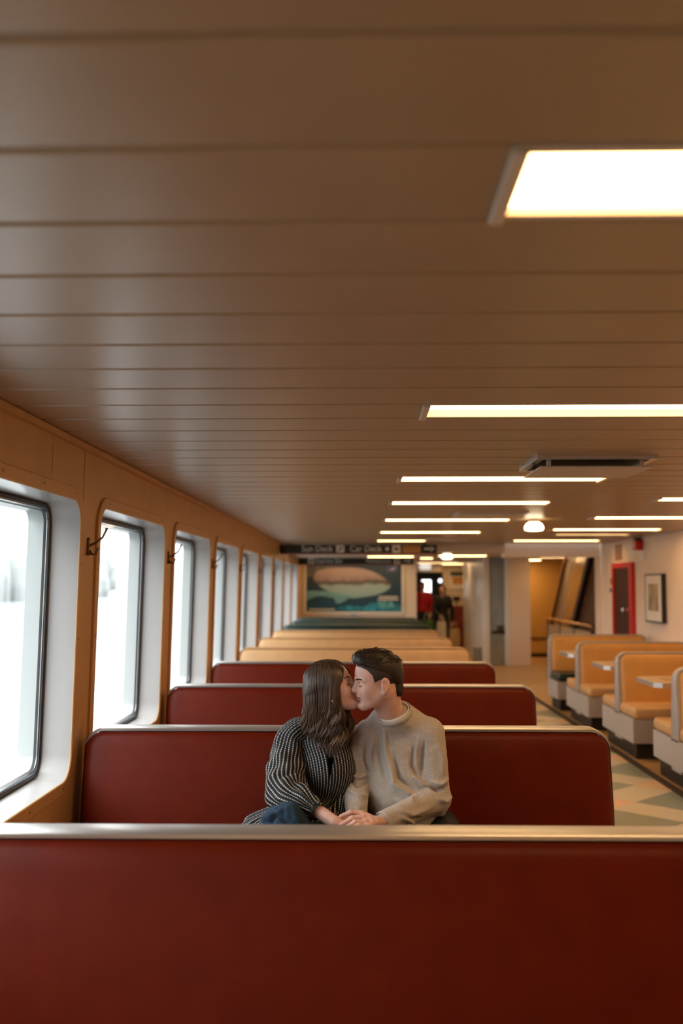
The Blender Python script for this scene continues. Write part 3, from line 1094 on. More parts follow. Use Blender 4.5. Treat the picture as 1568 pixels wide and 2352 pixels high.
wall_card('wall_plaque', 'brown plaque above the red door', 14.72, 15.08, 1.965, 2.20, mat('plaque_brown', (.30, .16, .11), .5, var=.3, scale=9), 'plaque', .012)
wall_card('wall_notice', 'small white notice under the red alarm box', 13.52, 13.76, 1.94, 2.03, WHITE_M)
wall_card('wall_sign', 'small dark green sign left of the red door', 15.24, 15.41, 1.61, 1.70, mat('sign_dark_green', (.02, .06, .03), .5), 'sign')
wall_card('wall_sign', 'small blue sign left of the red door', 15.19, 15.47, 1.49, 1.545, mat('sign_blue', (.03, .16, .38), .5), 'sign')
wall_card('wall_notice', 'white paper notice under the blue sign by the red door', 15.22, 15.45, 1.25, 1.455, WHITE_M)

# ================================================================== STAIRWELL
stair = thing('staircase', 'steep staircase with glossy brown side panel in the lit stairwell', 'staircase', (4.0, 20, 0))
GLOSS_B = mat('stair_panel_brown', (.30, .16, .08), .18, coat=.5)
GREY_B = mat('stair_panel_grey', (.33, .25, .17), .35)
DK_B = mat('stair_dark_brown', (.10, .042, .018), .5)


def band(name, p0, p1, p2, p3, x0, x1, m):
    part(stair, name, MB().prism([p0, p1, p2, p3], 'x', x0, x1), m, world=True)


# (y, z) of the flight, rising towards the camera
sl = -0.86


def line(y0, z0, z):
    return y0 + (z - z0) / sl


def inc(name, y_lo, wid, x0, x1, m, z0=.5, z1=2.14):
    a = y_lo
    band(name, (line(a, .95, z0), z0), (line(a + wid, .95, z0), z0), (line(a + wid, .95, z1), z1), (line(a, .95, z1), z1), x0, x1, m)


inc('handrail', 20.62, .10, 3.93, 3.98, DK_B)
inc('upper_panel', 19.70, .92, 3.99, 4.01, GREY_B)
inc('side_panel', 18.75, .95, 3.96, 4.02, GLOSS_B)
inc('stringer', 18.55, .20, 3.93, 4.03, DARK)
for i in range(9):
    zz = .25 + i * .2
    yy = line(18.9, .95, zz)
    part(stair, 'step', MB().box(4.03, 4.95, yy - .04, yy + .27, zz - .04, zz), DK_B, world=True)
part(stair, 'under_panel', MB().prism([(16.4, 0), (19.6, 0), (line(18.55, .95, .1), .1), (line(18.55, .95, 2.1), 2.1), (16.4, 2.1)], 'x', 4.04, 4.06), DK_B, world=True)

rail = thing('stair_railing', 'low brass-topped railing in front of the staircase', 'railing', (3.8, 18, 0))
part(rail, 'handrail', MB().tube([(3.73, 20.1, .93), (3.76, 19.2, .925), (3.80, 17.8, .915), (3.83, 16.62, .905), (3.83, 16.55, .87)], .026, 10), BRASS, True, 50, world=True)
for yy, xx in ((20.05, 3.73), (19.0, 3.765), (17.9, 3.795), (16.7, 3.826)):
    part(rail, 'post', MB().tube([(xx, yy, 0), (xx, yy, .92)], .02, 8), DK_B, True, 50, world=True)
for a, b, xa, xb in ((20.05, 19.0, 3.73, 3.765), (19.0, 17.9, 3.765, 3.795), (17.9, 16.7, 3.795, 3.826)):
    part(rail, 'panel', MB().add([(xa, a - .03, .12), (xb, b + .03, .12), (xb, b + .03, .82), (xa, a - .03, .82), (xa + .01, a - .03, .12), (xb + .01, b + .03, .12), (xb + .01, b + .03, .82), (xa + .01, a - .03, .82)],
         [(0, 1, 2, 3), (7, 6, 5, 4), (0, 4, 5, 1), (3, 2, 6, 7), (0, 3, 7, 4), (1, 5, 6, 2)]), mat('rail_panel', (.42, .30, .17), .4), world=True)

# display case in the casing front
dc = thing('display_case', 'white framed glass display case with pale blue picture beside the stairwell', 'display case', (2.7, 20.2, 0))
POSTW = mat('display_white', (.74, .74, .75), .35)
xa, xb, xc, xd = 2.46, 2.60, 2.86, 2.99
part(dc, 'post', MB().rbox(xa, xb - .02, 20.05, 20.35, 0, CZ2, .01, 2), POSTW, world=True)
part(dc, 'post', MB().rbox(xc + .02, xd, 20.05, 20.35, 0, CZ2, .01, 2), POSTW, world=True)
m, nt, bs = node_mat('display_print', 0.4)
tc = nt.nodes.new('ShaderNodeTexCoord'); sx_ = nt.nodes.new('ShaderNodeSeparateXYZ')
nz = nt.nodes.new('ShaderNodeTexNoise'); nz.inputs['Scale'].default_value = 5.0
mp = nt.nodes.new('ShaderNodeMapping'); mp.inputs['Scale'].default_value = (3, 1, .8)
nt.links.new(tc.outputs['Object'], mp.inputs[0]); nt.links.new(mp.outputs[0], nz.inputs['Vector']); nt.links.new(tc.outputs['Object'], sx_.inputs[0])
ma = nt.nodes.new('ShaderNodeMath'); ma.operation = 'MULTIPLY_ADD'; ma.inputs[1].default_value = .9
mz = nt.nodes.new('ShaderNodeMath'); mz.operation = 'DIVIDE'; mz.inputs[1].default_value = 2.15
nt.links.new(sx_.outputs['Z'], mz.inputs[0]); nt.links.new(nz.outputs['Fac'], ma.inputs[0]); nt.links.new(mz.outputs[0], ma.inputs[2])
rp = nt.nodes.new('ShaderNodeValToRGB')
rp.color_ramp.elements[0].position = .45; rp.color_ramp.elements[0].color = (.90, .90, .93, 1)  # picture colours lightened to stand in for window light on it
rp.color_ramp.elements[1].position = 1.4 - .05 if False else 1.0; rp.color_ramp.elements[1].color = (.50, .60, .74, 1)
e = rp.color_ramp.elements.new(.75); e.color = (.72, .78, .88, 1)
nt.links.new(ma.outputs[0], rp.inputs[0]); nt.links.new(rp.outputs[0], bs.inputs['Base Color'])
part(dc, 'picture', MB().box(xb - .02, xc + .02, 20.12, 20.28, .0, CZ2), m, world=True)
part(dc, 'shelf', MB().box(xb + .02, xc + .02, 20.08, 20.12, .62, .68), DARK, world=True)
part(dc, 'shelf_item', MB().rbox(xb + .12, xc, 20.08, 20.119, .68, .78, .01, 2), mat('grey_item', (.12, .12, .13), .5), world=True)
part(dc, 'glass', MB().box(xb - .02, xc + .02, 20.07, 20.074, .0, CZ2), GLASS, world=True)
wn2 = link('wall_notice', MB().box(2.452, 2.459, 21.4, 22.6, .9, 1.75).mesh('wall_notice', mat('pale_card', (.62, .58, .52), .5, var=.1, scale=6)))
tag(wn2, 'tall pale notice board on the white corridor wall', 'notice board')
wb = link('waste_bin', MB().rbox(2.30, 2.455, 20.45, 20.72, 0, .33, .02, 2).mesh('waste_bin', mat('bin_grey', (.26, .24, .22), .4, metal=.3)))
tag(wb, 'small grey waste bin at the foot of the white corridor wall', 'waste bin')

# ================================================================== FAR CORRIDOR
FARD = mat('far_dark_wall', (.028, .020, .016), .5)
yf = 29.2
a, b, c, d = pt(968, 1333, yf).x, pt(990, 1333, yf).x, pt(970, 1370, yf).z, pt(970, 1332, yf).z
fw_ = MB().box(1.1, a, yf, yf + .1, 0, CZ2).box(b, 3.2, yf, yf + .1, 0, CZ2).box(a, b, yf, yf + .1, 0, c).box(a, b, yf, yf + .1, d, CZ2)
struct('wall_far', fw_, FARD)
struct('wall_farleft', MB().box(1.06, 1.21, 21.85, 29.3, 0, CZ2), FARD)
struct('wall_farright', MB().box(5.1, 5.2, 22.5, 29.3, 0, CZ2), WALL_R)
struct('wall_farcream', MB().box(pt(1017, 1400, 26.6).x, 5.1, 26.6, 26.72, 0, CZ2), mat('far_cream', (.78, .66, .52), .45))
struct('trim_farlintel', MB().box(1.21, pt(1014, 1300, 26.3).x, 26.3, 26.6, pt(970, 1314, 26.3).z, CZ2), mat('far_cream', (.78, .66, .52), .45))
cp = thing('coffee_poster', 'white bordered poster with amber drink on the far cream wall', 'poster', (2.4, 26.58, 1.4))
a, b, c, d = pt(1032, 1330, 26.58).x, pt(1072, 1330, 26.58).x, pt(1032, 1354, 26.58).z, pt(1032, 1313, 26.58).z
part(cp, 'sheet', MB().box(a, b, 26.572, 26.598, c, d), mat('sheet_white', (.80, .76, .70), .5), world=True)
part(cp, 'dark_print', MB().box(a + .02, b, 26.569, 26.5719, d - .12, d - .0), mat('print_dark', (.045, .05, .02), .5, var=.5, scale=20), world=True)
part(cp, 'amber_print', MB().prism(smooth_loop([(0, 0), (.30, 0), (.34, .2), (.2, .26), (.05, .22)], 4) if False else [(a + .1, c + .14), (a + .34, c + .14), (a + .38, c + .33), (a + .06, c + .33)], 'y', 26.566, 26.5719), mat('print_amber', (.55, .24, .05), .5, var=.4, scale=14), world=True)
ct = thing('service_counter', 'red fronted counter under the far poster', 'counter', (2.5, 25.3, 0))
part(ct, 'front_panel', MB().box(2.28, 3.1, 25.1, 25.7, 0, 1.05), mat('counter_red', (.30, .05, .03), .4, var=.3, scale=6), world=True)
part(ct, 'counter_top', MB().rbox(2.25, 3.12, 25.06, 25.74, 1.05, 1.10, .015, 2), mat('counter_top', (.55, .30, .20), .3), world=True)
rg = thing('till', 'small black till screen on the far red counter', 'till', (2.42, 25.4, 1.10))
part(rg, 'screen', MB().rbox(2.34, 2.52, 25.38, 25.42, 1.19, 1.30, .01, 2), DARK, world=True)
part(rg, 'stand', MB().box(2.41, 2.45, 25.38, 25.45, 1.10, 1.2), DARK, world=True)
es = link('exit_sign_box', MB().rbox(pt(964, 1300, 26.25).x, pt(988, 1300, 26.25).x, 26.2, 26.29, pt(970, 1308, 26.25).z, CZ2 - .005, .01, 2).mesh('exit_sign_box', mat('lit_box', (.8, .8, .8), .4, emit=(1, .95, .9), estr=.7)))
tag(es, 'white lit box sign over the far doorway', 'sign')
gl = thing('spot_lamp', 'tiny round bright lamp in the dark far doorway', 'lamp', pt(1010.5, 1334, 27.4))
part(gl, 'bulb', MB().lathe([(.001, -.05), (.03, -.042), (.05, -.012), (.05, .012), (.03, .042), (.012, .055)], n=14), mat('spot_glow', (.9, .9, .9), .3, emit=(.75, .85, 1), estr=3), True, 80)
part(gl, 'stem', MB().tube([(0, 0, .05), (0, 0, CZ2 - pt(1010.5, 1334, 27.4).z)], .008, 6), DARK)

# ================================================================== OUTSIDE
sea, nt, bs = node_mat('sea_water', 0.25)
bs.inputs['Base Color'].default_value = (.13, .15, .155, 1)
tc = nt.nodes.new('ShaderNodeTexCoord'); nz = nt.nodes.new('ShaderNodeTexNoise'); nz.inputs['Scale'].default_value = .35; nz.inputs['Detail'].default_value = 6
bp = nt.nodes.new('ShaderNodeBump'); bp.inputs['Strength'].default_value = .6; bp.inputs['Distance'].default_value = .5
nt.links.new(tc.outputs['Object'], nz.inputs['Vector']); nt.links.new(nz.outputs['Fac'], bp.inputs['Height']); nt.links.new(bp.outputs[0], bs.inputs['Normal'])
o = link('sea', MB().add([(-4000, -3000, -9.7), (60, -3000, -9.7), (60, 5000, -9.7), (-4000, 5000, -9.7)], [(0, 1, 2, 3)]).mesh('sea', sea))
o['kind'] = 'stuff'; tag(o, 'pale grey choppy sea outside the windows', 'sea')
rng = random.Random(5)
tl = MB()
for i in range(900):
    yy = -200 + i * 3.4 + rng.uniform(-2, 2)
    xx = -250 - 30 * math.sin(yy * .006) - rng.uniform(0, 60) - max(0, (yy - 900)) * .25
    h = (27 + 9 * math.sin(yy * .021) + 5 * math.sin(yy * .067) + rng.uniform(-5, 6)) * (1 + max(0, yy - 700) / 1600)
    w = rng.uniform(3.0, 6.5)
    z0 = -10
    loops = []
    for f_, r_ in ((0, .8), (.25, 1), (.55, .8), (.8, .42), (.95, .12), (1, .01)):
        loops.append([(xx + math.cos(a) * w * r_ * rng.uniform(.8, 1.2), yy + math.sin(a) * w * r_ * rng.uniform(.8, 1.2), z0 + h * f_) for a in [k * math.pi * 2 / 7 for k in range(7)]])
    tl.loft(loops, True, False, True)
o = link('tree_line', tl.mesh('tree_line', mat('misty_foliage', (.27, .29, .29), .9, var=.1, scale=.05), fix=False))  # foliage colour kept pale grey in place of haze
o['kind'] = 'stuff'; tag(o, 'hazy grey tree covered shore beyond the water', 'trees')
# ================================================================== PEOPLE (implicit surfaces meshed with surface nets)
class Field:
    """smooth-blended solids sampled on a grid"""

    def __init__(s, frame=None):
        s.ops = []
        s.frame = frame                     # (origin, 3x3 rows = local axes in world)

    def _add(s, sign, k, fn, lo, hi):
        lo, hi = np.array(lo, float), np.array(hi, float)
        if s.frame is not None:
            o, A, sc = s.frame
            cs = np.array([[(lo, hi)[i][0], (lo, hi)[j][1], (lo, hi)[l][2]] for i in (0, 1) for j in (0, 1) for l in (0, 1)])
            w = cs @ A * sc + o
            g = s.frame
            s.ops.append((sign, k, (lambda P, g=g, fn=fn: fn(((P - g[0]) @ g[1].T) / g[2]) * g[2]), w.min(0), w.max(0)))
        else:
            s.ops.append((sign, k, fn, lo, hi))
        return s

    def ell(s, c, r, k=.02, sign=1, rot=None):
        c, r = np.array(c, float), np.array(r, float)
        def fn(P):
            q = P - c
            if rot is not None:
                q = q @ rot.T
            k0 = np.sqrt(((q / r) ** 2).sum(-1)); k1 = np.sqrt(((q / (r * r)) ** 2).sum(-1)) + 1e-9
            return k0 * (k0 - 1) / k1
        m = np.full(3, r.max()) if rot is not None else r
        return s._add(sign, k, fn, c - m, c + m)

    def cap(s, a, b, ra, rb=None, k=.02, sign=1, flat=None):
        a, b = np.array(a, float), np.array(b, float)
        rb = ra if rb is None else rb
        d = b - a
        L = max((d * d).sum(), 1e-12)
        def fn(P):
            t = np.clip(((P - a) @ d) / L, 0, 1)
            q = P - a - t[..., None] * d
            if flat is not None:
                ax, f = flat
                ax = np.array(ax, float)
                q = q + (q @ ax)[..., None] * ax * (f - 1)
            return np.sqrt((q * q).sum(-1)) - (ra + (rb - ra) * t)
        R = max(ra, rb)
        return s._add(sign, k, fn, np.minimum(a, b) - R, np.maximum(a, b) + R)

    def cut(s, p, n, k=.006, lo=None, hi=None):
        """remove everything on the side n points to"""
        p, n = np.array(p, float), np.array(n, float)
        n = n / np.linalg.norm(n)
        fn = lambda P: -((P - p) @ n)
        lo = np.array(p) - 3 if lo is None else lo
        hi = np.array(p) + 3 if hi is None else hi
        return s._add(-1, k, fn, lo, hi)

    def mesh(s, lo, hi, res):
        lo, hi = np.array(lo, float), np.array(hi, float)
        n = np.ceil((hi - lo) / res).astype(int) + 1
        ax = [lo[i] + res * np.arange(n[i]) for i in range(3)]
        D = np.full(n, 0.5, np.float32)
        for sign, k, fn, a, b in s.ops:
            m = k + 2.5 * res
            i0 = np.clip(np.floor((a - m - lo) / res).astype(int), 0, n)
            i1 = np.clip(np.ceil((b + m - lo) / res).astype(int) + 1, 0, n)
            if (i1 <= i0).any():
                continue
            sl = tuple(slice(i0[i], i1[i]) for i in range(3))
            G = np.stack(np.meshgrid(*[ax[i][sl[i]] for i in range(3)], indexing='ij'), -1)
            d = fn(G).astype(np.float32)
            A = D[sl]
            if sign > 0:
                h = np.clip(.5 + .5 * (A - d) / k, 0, 1)
                D[sl] = A * (1 - h) + d * h - k * h * (1 - h)
            else:
                d = -d
                h = np.clip(.5 - .5 * (A - d) / k, 0, 1)
                D[sl] = A * (1 - h) + d * h + k * h * (1 - h)
        return surface_net(D, lo, res)


def surface_net(D, lo, res):
    S = D < 0
    n = np.array(D.shape)
    c = [(i, j, k) for i in (0, 1) for j in (0, 1) for k in (0, 1)]
    cnt = np.zeros(n - 1, np.int8)
    for i, j, k in c:
        cnt += S[i:n[0] - 1 + i, j:n[1] - 1 + j, k:n[2] - 1 + k]
    act = (cnt > 0) & (cnt < 8)
    idx = np.argwhere(act)
    vid = -np.ones(n - 1, np.int64)
    vid[act] = np.arange(len(idx))
    acc = np.zeros((len(idx), 3)); w = np.zeros(len(idx))
    I, J, K = idx.T
    for a in range(8):
        for b in range(a + 1, 8):
            ca, cb = c[a], c[b]
            if sum(abs(x - y) for x, y in zip(ca, cb)) != 1:
                continue
            da = D[I + ca[0], J + ca[1], K + ca[2]]; db = D[I + cb[0], J + cb[1], K + cb[2]]
            m = (da < 0) != (db < 0)
            t = np.where(m, da / np.where(m, da - db, 1), 0)
            p = np.array(ca)[None] + t[:, None] * (np.array(cb) - np.array(ca))[None]
            acc += p * m[:, None]; w += m
    V = lo + (idx + acc / w[:, None]) * res
    F = []
    for axd in range(3):
        u, v = (axd + 1) % 3, (axd + 2) % 3
        sl0 = [slice(None)] * 3; sl1 = [slice(None)] * 3
        sl0[axd] = slice(0, -1); sl1[axd] = slice(1, None)
        a, b = S[tuple(sl0)], S[tuple(sl1)]
        e = np.argwhere(a != b)
        e = e[(e[:, u] > 0) & (e[:, v] > 0) & (e[:, u] < n[u] - 1) & (e[:, v] < n[v] - 1)]
        fl = a[tuple(e.T)]
        q = []
        for du, dv in ((-1, -1), (0, -1), (0, 0), (-1, 0)):
            x = e.copy(); x[:, u] += du; x[:, v] += dv
            q.append(vid[tuple(x.T)])
        q = np.stack(q, 1)
        q[~fl] = q[~fl][:, ::-1]
        F.append(q)
    F = np.concatenate(F)
    F = F[(F >= 0).all(1)]
    return V, F


def join_vf(*vfs):
    V, F, n = [], [], 0
    for v, f in vfs:
        V.append(v); F.append(f + n); n += len(v)
    return np.concatenate(V), np.concatenate(F)


def vf_normals(V, F):
    N = np.zeros_like(V)
    fn = np.cross(V[F[:, 2]] - V[F[:, 0]], V[F[:, 3]] - V[F[:, 1]])
    for i in range(4):
        np.add.at(N, F[:, i], fn)
    return N / (np.linalg.norm(N, axis=1, keepdims=True) + 1e-12)


def vf_mesh(name, V, F, material, smooth_it=1):
    me = bpy.data.meshes.new(name)
    if smooth_it:                       # light Laplacian polish
        E_ = np.concatenate([F[:, [0, 1]], F[:, [1, 2]], F[:, [2, 3]], F[:, [3, 0]]])
        for _ in range(smooth_it):
            acc = np.zeros_like(V); cn = np.zeros(len(V))
            np.add.at(acc, E_[:, 0], V[E_[:, 1]]); np.add.at(acc, E_[:, 1], V[E_[:, 0]])
            np.add.at(cn, E_[:, 0], 1); np.add.at(cn, E_[:, 1], 1)
            V = V * .5 + .5 * acc / np.maximum(cn, 1)[:, None]
    me.vertices.add(len(V)); me.vertices.foreach_set('co', V.astype(np.float32).ravel())
    me.loops.add(len(F) * 4); me.loops.foreach_set('vertex_index', F.astype(np.int32).ravel())
    me.polygons.add(len(F)); me.polygons.foreach_set('loop_start', np.arange(0, len(F) * 4, 4, dtype=np.int32))
    me.polygons.foreach_set('use_smooth', np.ones(len(F), bool))
    me.materials.append(material)
    me.update(calc_edges=True)
    me.validate()
    return me


def frame(o, f, up=(0, 0, 1), s=1.0):
    f = np.array(f, float); f /= np.linalg.norm(f)
    u = np.array(up, float); u -= f * (u @ f); u /= np.linalg.norm(u)
    l = np.cross(u, f)
    return (np.array(o, float), np.stack([f, l, u]), s)


def to_w(fr, p):
    return np.array(p, float) @ fr[1] * fr[2] + fr[0]


def head_field(fr, neck_to, neck_r=.055, man=True):
    F = Field(fr)
    F.ell((-.012, 0, .030), (.097, .074, .086), .001)
    F.ell((.035, 0, .030), (.054, .060, .060), .03)
    F.ell((.030, 0, -.038), (.062, .056, .078), .03)
    for s in (1, -1):
        F.cap((-.004, s * .052, -.058), (.066, s * .014, -.104), .015 if man else .012, .014, .035)
        F.ell((.052, s * .036, -.036), (.030, .022, .028), .025)
    F.ell((.076, 0, -.102), (.017, .020, .015), .02)
    for s in (1, -1):
        F.cap((.070, s * .046, .012), (.087, s * .010, .013), .007, .0075, .012)       # brow
        F.ell((.090, s * .033, -.007), (.016, .018, .0125), .012, -1)                    # socket
        F.ell((.071, s * .032, -.007), (.0145, .0150, .0125), .006)                     # closed lid
        F.cap((.0850, s * .022, -.0125), (.078, s * .043, -.0115), .0013, .0012, .003)  # lash line
    F.cap((.086, 0, .006), (.107, 0, -.030), .0075, .0105, .012)                        # nose
    for s in (1, -1):
        F.ell((.097, s * .0105, -.035), (.010, .0075, .0075), .008)
    F.ell((.104, 0, -.036), (.010, .009, .008), .006)
    F.ell((.086, 0, -.052), (.012, .020, .014), .012)
    F.ell((.093, 0, -.0615), (.0085, .021, .0052), .006)                                # lips
    F.ell((.0905, 0, -.0735), (.0090, .018, .0062), .006)
    F.cap((.102, -.018, -.0672), (.102, .018, -.0672), .0035, .0035, .003, -1)
    F.ell((.090, 0, -.085), (.008, .02, .005), .008, -1)
    for s in (1, -1) if man else ():                                                    # ears
        F.ell((-.016, s * .079, -.014), (.0205, .0085, .0335), .006)
        F.ell((-.012, s * .0885, -.009), (.0115, .0070, .0205), .004, -1)
        F.ell((-.006, s * .081, -.016), (.006, .006, .008), .004)
        F.ell((-.010, s * .078, -.045), (.010, .007, .010), .006)
    # neck, given in world coordinates -> local
    nl = ((np.array(neck_to) - fr[0]) @ fr[1].T) / fr[2]
    F.cap((-.030, 0, -.045), nl, neck_r / fr[2], neck_r * 1.05 / fr[2], .03)
    return F


def paint_face(me, fr):
    """give lips their own colour on the one body mesh"""
    n = len(me.polygons)
    c = np.empty(n * 3, np.float32); me.polygons.foreach_get('center', c)
    q = ((c.reshape(-1, 3) - fr[0]) @ fr[1].T) / fr[2]
    idx = np.zeros(n, np.int32)
    z0 = -.0672
    lip = (q[:, 0] > .084) & (((q[:, 1] / .020) ** 2 + ((q[:, 2] - z0) / .0115) ** 2) < 1)
    idx[lip] = 1
    me.materials.append(LIPS)
    me.polygons.foreach_set('material_index', idx)
    me.update()


def brow_hairs(root, fr, thick=1.0):
    me = root.data
    c = np.empty(len(me.vertices) * 3, np.float32); me.vertices.foreach_get('co', c)
    q = ((c.reshape(-1, 3) - fr[0]) @ fr[1].T) / fr[2]
    q = q[(q[:, 0] > .05) & (np.abs(q[:, 2]) < .04) & (np.abs(q[:, 1]) < .065)]
    rg = random.Random(2)
    for s in (1, -1):
        mb_ = MB()
        for i in range(110):
            t = rg.random()
            y_ = s * (.010 + .037 * t); z_ = .0115 + .0068 * math.sin(t * 2.3) + rg.uniform(-.0028, .0028) * (1 - .6 * t) * thick
            j = np.argmin((q[:, 1] - y_) ** 2 + (q[:, 2] - z_) ** 2)
            x_ = q[j, 0]
            L = rg.uniform(.005, .008)
            p0 = (x_ - .0005, y_, z_); p2 = (x_ - .12 * L - .0004 * t * 4 + .0007, y_ + s * L * .85, z_ + L * (.35 - .6 * t))
            mb_.tube([to_w(fr, p0), to_w(fr, p2)], [.0012, .0005], 4)
        part(root, 'eyebrow', mb_, LASH, True)


def wp(px, py, y):
    return np.array(pt(px, py, y))


m, nt, bs = node_mat('skin', 0.48, 0.4)
bs.inputs['Subsurface Weight'].default_value = 0.12
bs.inputs['Subsurface Radius'].default_value = (.012, .005, .003)
tc = nt.nodes.new('ShaderNodeTexCoord'); nz = nt.nodes.new('ShaderNodeTexNoise'); nz.inputs['Scale'].default_value = 22; nz.inputs['Detail'].default_value = 4
rp = nt.nodes.new('ShaderNodeValToRGB')
rp.color_ramp.elements[0].position = .3; rp.color_ramp.elements[0].color = (.66, .385, .30, 1)
rp.color_ramp.elements[1].position = .7; rp.color_ramp.elements[1].color = (.74, .465, .38, 1)
nt.links.new(tc.outputs['Object'], nz.inputs['Vector']); nt.links.new(nz.outputs['Fac'], rp.inputs[0]); nt.links.new(rp.outputs[0], bs.inputs['Base Color'])
SKIN = m
LIPS = mat('lip_skin', (.40, .13, .11), .4)
LASH = mat('lash_dark', (.02, .012, .01), .6)
NAIL = mat('finger_nail', (.62, .38, .30), .3)

# ---------------------------------------------------------------- the man
MH = frame(wp(865, 1561, 4.20), (-.955, -.25, -.10), (.03, -.06, 1), .955)
m_neck = wp(900, 1662, 4.31)
mhead = head_field(MH, m_neck, .058)
mhead.cap(wp(893, 1640, 4.28), wp(912, 1690, 4.36), .055, .055, .03)
hb0, hb1 = wp(868, 1590, 4.24) - np.array([.17, .17, .22]), wp(868, 1570, 4.24) + np.array([.2, .2, .17])
mh_vf = mhead.mesh(hb0, hb1, .0023)

M_SL, M_EL, M_WL = wp(986, 1684, 4.31), wp(1003, 1836, 4.27), wp(876, 1888, 4.02)
M_SR, M_ER, M_WR = wp(846, 1686, 4.33), wp(818, 1800, 4.34), wp(818, 1915, 4.09)


def legs(F, hips, knees, ankles, r, k=.03):
    for h, kn, an in zip(hips, knees, ankles):
        F.cap(h, kn, r[0], r[1], k)
        F.cap(kn, an, r[1] * .95, r[2], k)


m_hips = [(.16, 4.36, .555), (.33, 4.36, .555)]
m_knees = [(.10, 3.92, .53), (.40, 3.92, .53)]
m_ank = [(.10, 3.86, .10), (.42, 3.84, .10)]
mb = Field()
mb.ell(wp(918, 1745, 4.37), (.14, .095, .20), .01)
mb.ell(wp(935, 1880, 4.36), (.14, .10, .18), .05)
mb.cap(wp(905, 1655, 4.335), wp(915, 1740, 4.37), .055, .09, .03)
mb.cap(M_SL, M_SR, .05, .05, .04)
for a, b_, c_ in ((M_SL, M_EL, M_WL), (M_SR, M_ER, M_WR)):
    mb.cap(a, b_, .042, .032, .02); mb.cap(b_, c_, .030, .024, .02)
legs(mb, m_hips, m_knees, m_ank, (.075, .055, .035))
mbody = mb.mesh((-.12, 3.72, .03), (.60, 4.55, 1.22), .010)


def hand(F, wrist, knuckles, mids, tips, thumb, palm_n, r=.0096):
    """palm + four fingers + thumb"""
    wrist = np.array(wrist)
    for kn in knuckles:
        F.cap(wrist + (np.array(kn) - wrist) * .12, kn, .0165, .0115, .012)
    for i in range(3):
        F.cap((np.array(knuckles[i]) * .55 + wrist * .45), (np.array(knuckles[i + 1]) * .55 + wrist * .45), .014, .014, .01)
    for i, (kn, md, tp) in enumerate(zip(knuckles, mids, tips)):
        rr = r * (1, 1.03, .98, .86)[i]
        F.cap(kn, md, rr * 1.12, rr, .004)
        F.cap(md, tp, rr, rr * .88, .003)
        F.ell(md, (rr * 1.1,) * 3, .003)
    a, b_, c_ = thumb
    F.cap(a, b_, .0155, .0115, .012); F.cap(b_, c_, .0112, .0088, .004)


# his left hand, laid over hers
def mid(a, b_, up=.012, t=.5):
    q = a * (1 - t) + b_ * t
    return q + np.array([0, -.002, up])


k_i, k_m, k_r, k_p = wp(828, 1868, 4.00), wp(834, 1877, 3.975), wp(839, 1888, 3.955), wp(844, 1899, 3.94)
t_i, t_m, t_r, t_p = wp(783, 1875, 3.985), wp(783, 1895, 3.955), wp(791, 1902, 3.935), wp(803, 1905, 3.925)
mL = Field()
mL.cap(M_WL + (M_WL - wp(845, 1888, 3.99)) * .8, wp(862, 1888, 3.99), .027, .025, .01, flat=((0, .2, 1), 1.25))
hand(mL, wp(866, 1889, 3.995), [k_i, k_m, k_r, k_p], [mid(k_i, t_i, .010), mid(k_m, t_m, .012), mid(k_r, t_r, .012), mid(k_p, t_p, .010)],
     [t_i, t_m, t_r, t_p], (wp(858, 1885, 4.02), wp(832, 1880, 4.035), wp(806, 1890, 4.03)), None)
mhl = mL.mesh(wp(770, 1920, 3.98) - np.array([.02, .12, .03]), wp(920, 1850, 4.0) + np.array([.0, .12, .03]), .0022)
# his right hand resting on his thigh, mostly hidden
def rest_hand(w, fwd, side, drop=.02):
    w, fwd, side = np.array(w), np.array(fwd, float), np.array(side, float)
    fwd /= np.linalg.norm(fwd); side /= np.linalg.norm(side)
    kn = [w + fwd * .085 + side * s for s in (.030, .010, -.010, -.028)]
    md = [k_ + fwd * l + np.array([0, 0, -.006]) for k_, l in zip(kn, (.042, .047, .044, .034))]
    tp = [m_ + fwd * l + np.array([0, 0, -drop]) for m_, l in zip(md, (.036, .040, .038, .030))]
    th = (w + fwd * .03 + side * .025, w + fwd * .065 + side * .052, w + fwd * .095 + side * .058)
    return kn, md, tp, th


mR = Field()
w_ = M_WR + np.array([0, -.03, -.035])
mR.cap(M_WR, w_, .028, .025, .01)
kn, md_, tp, th = rest_hand(w_, (.25, -1, -.30), (-1, 0, 0))
hand(mR, w_, kn, md_, tp, th, None)
mhr = mR.mesh(w_ - np.array([.1, .24, .12]), w_ + np.array([.1, .08, .08]), .003)
V, F_ = join_vf(mbody, mh_vf, mhl, mhr)
man = link('person', vf_mesh('person', V, F_, SKIN, 1))
tag(man, 'person with short dark hair in beige crewneck sweater, leaning left to kiss', 'person')

# ---- his hair
m, nt, bs = node_mat('hair_dark_brown', 0.42, 0.4)
tc = nt.nodes.new('ShaderNodeTexCoord'); nz = nt.nodes.new('ShaderNodeTexNoise'); nz.inputs['Scale'].default_value = 160
nt.links.new(tc.outputs['Object'], nz.inputs['Vector'])
rp = nt.nodes.new('ShaderNodeValToRGB'); rp.color_ramp.elements[0].color = (.006, .004, .003, 1); rp.color_ramp.elements[1].color = (.035, .02, .012, 1)
nt.links.new(nz.outputs['Fac'], rp.inputs[0]); nt.links.new(rp.outputs[0], bs.inputs['Base Color'])
bp = nt.nodes.new('ShaderNodeBump'); bp.inputs['Strength'].default_value = .5; bp.inputs['Distance'].default_value = .003
nt.links.new(nz.outputs['Fac'], bp.inputs['Height']); nt.links.new(bp.outputs[0], bs.inputs['Normal'])
M_HAIR = m
STUB = mat('clipped_hair', (.032, .020, .015), .7, var=.5, scale=300, bump=.3, bscale=500)


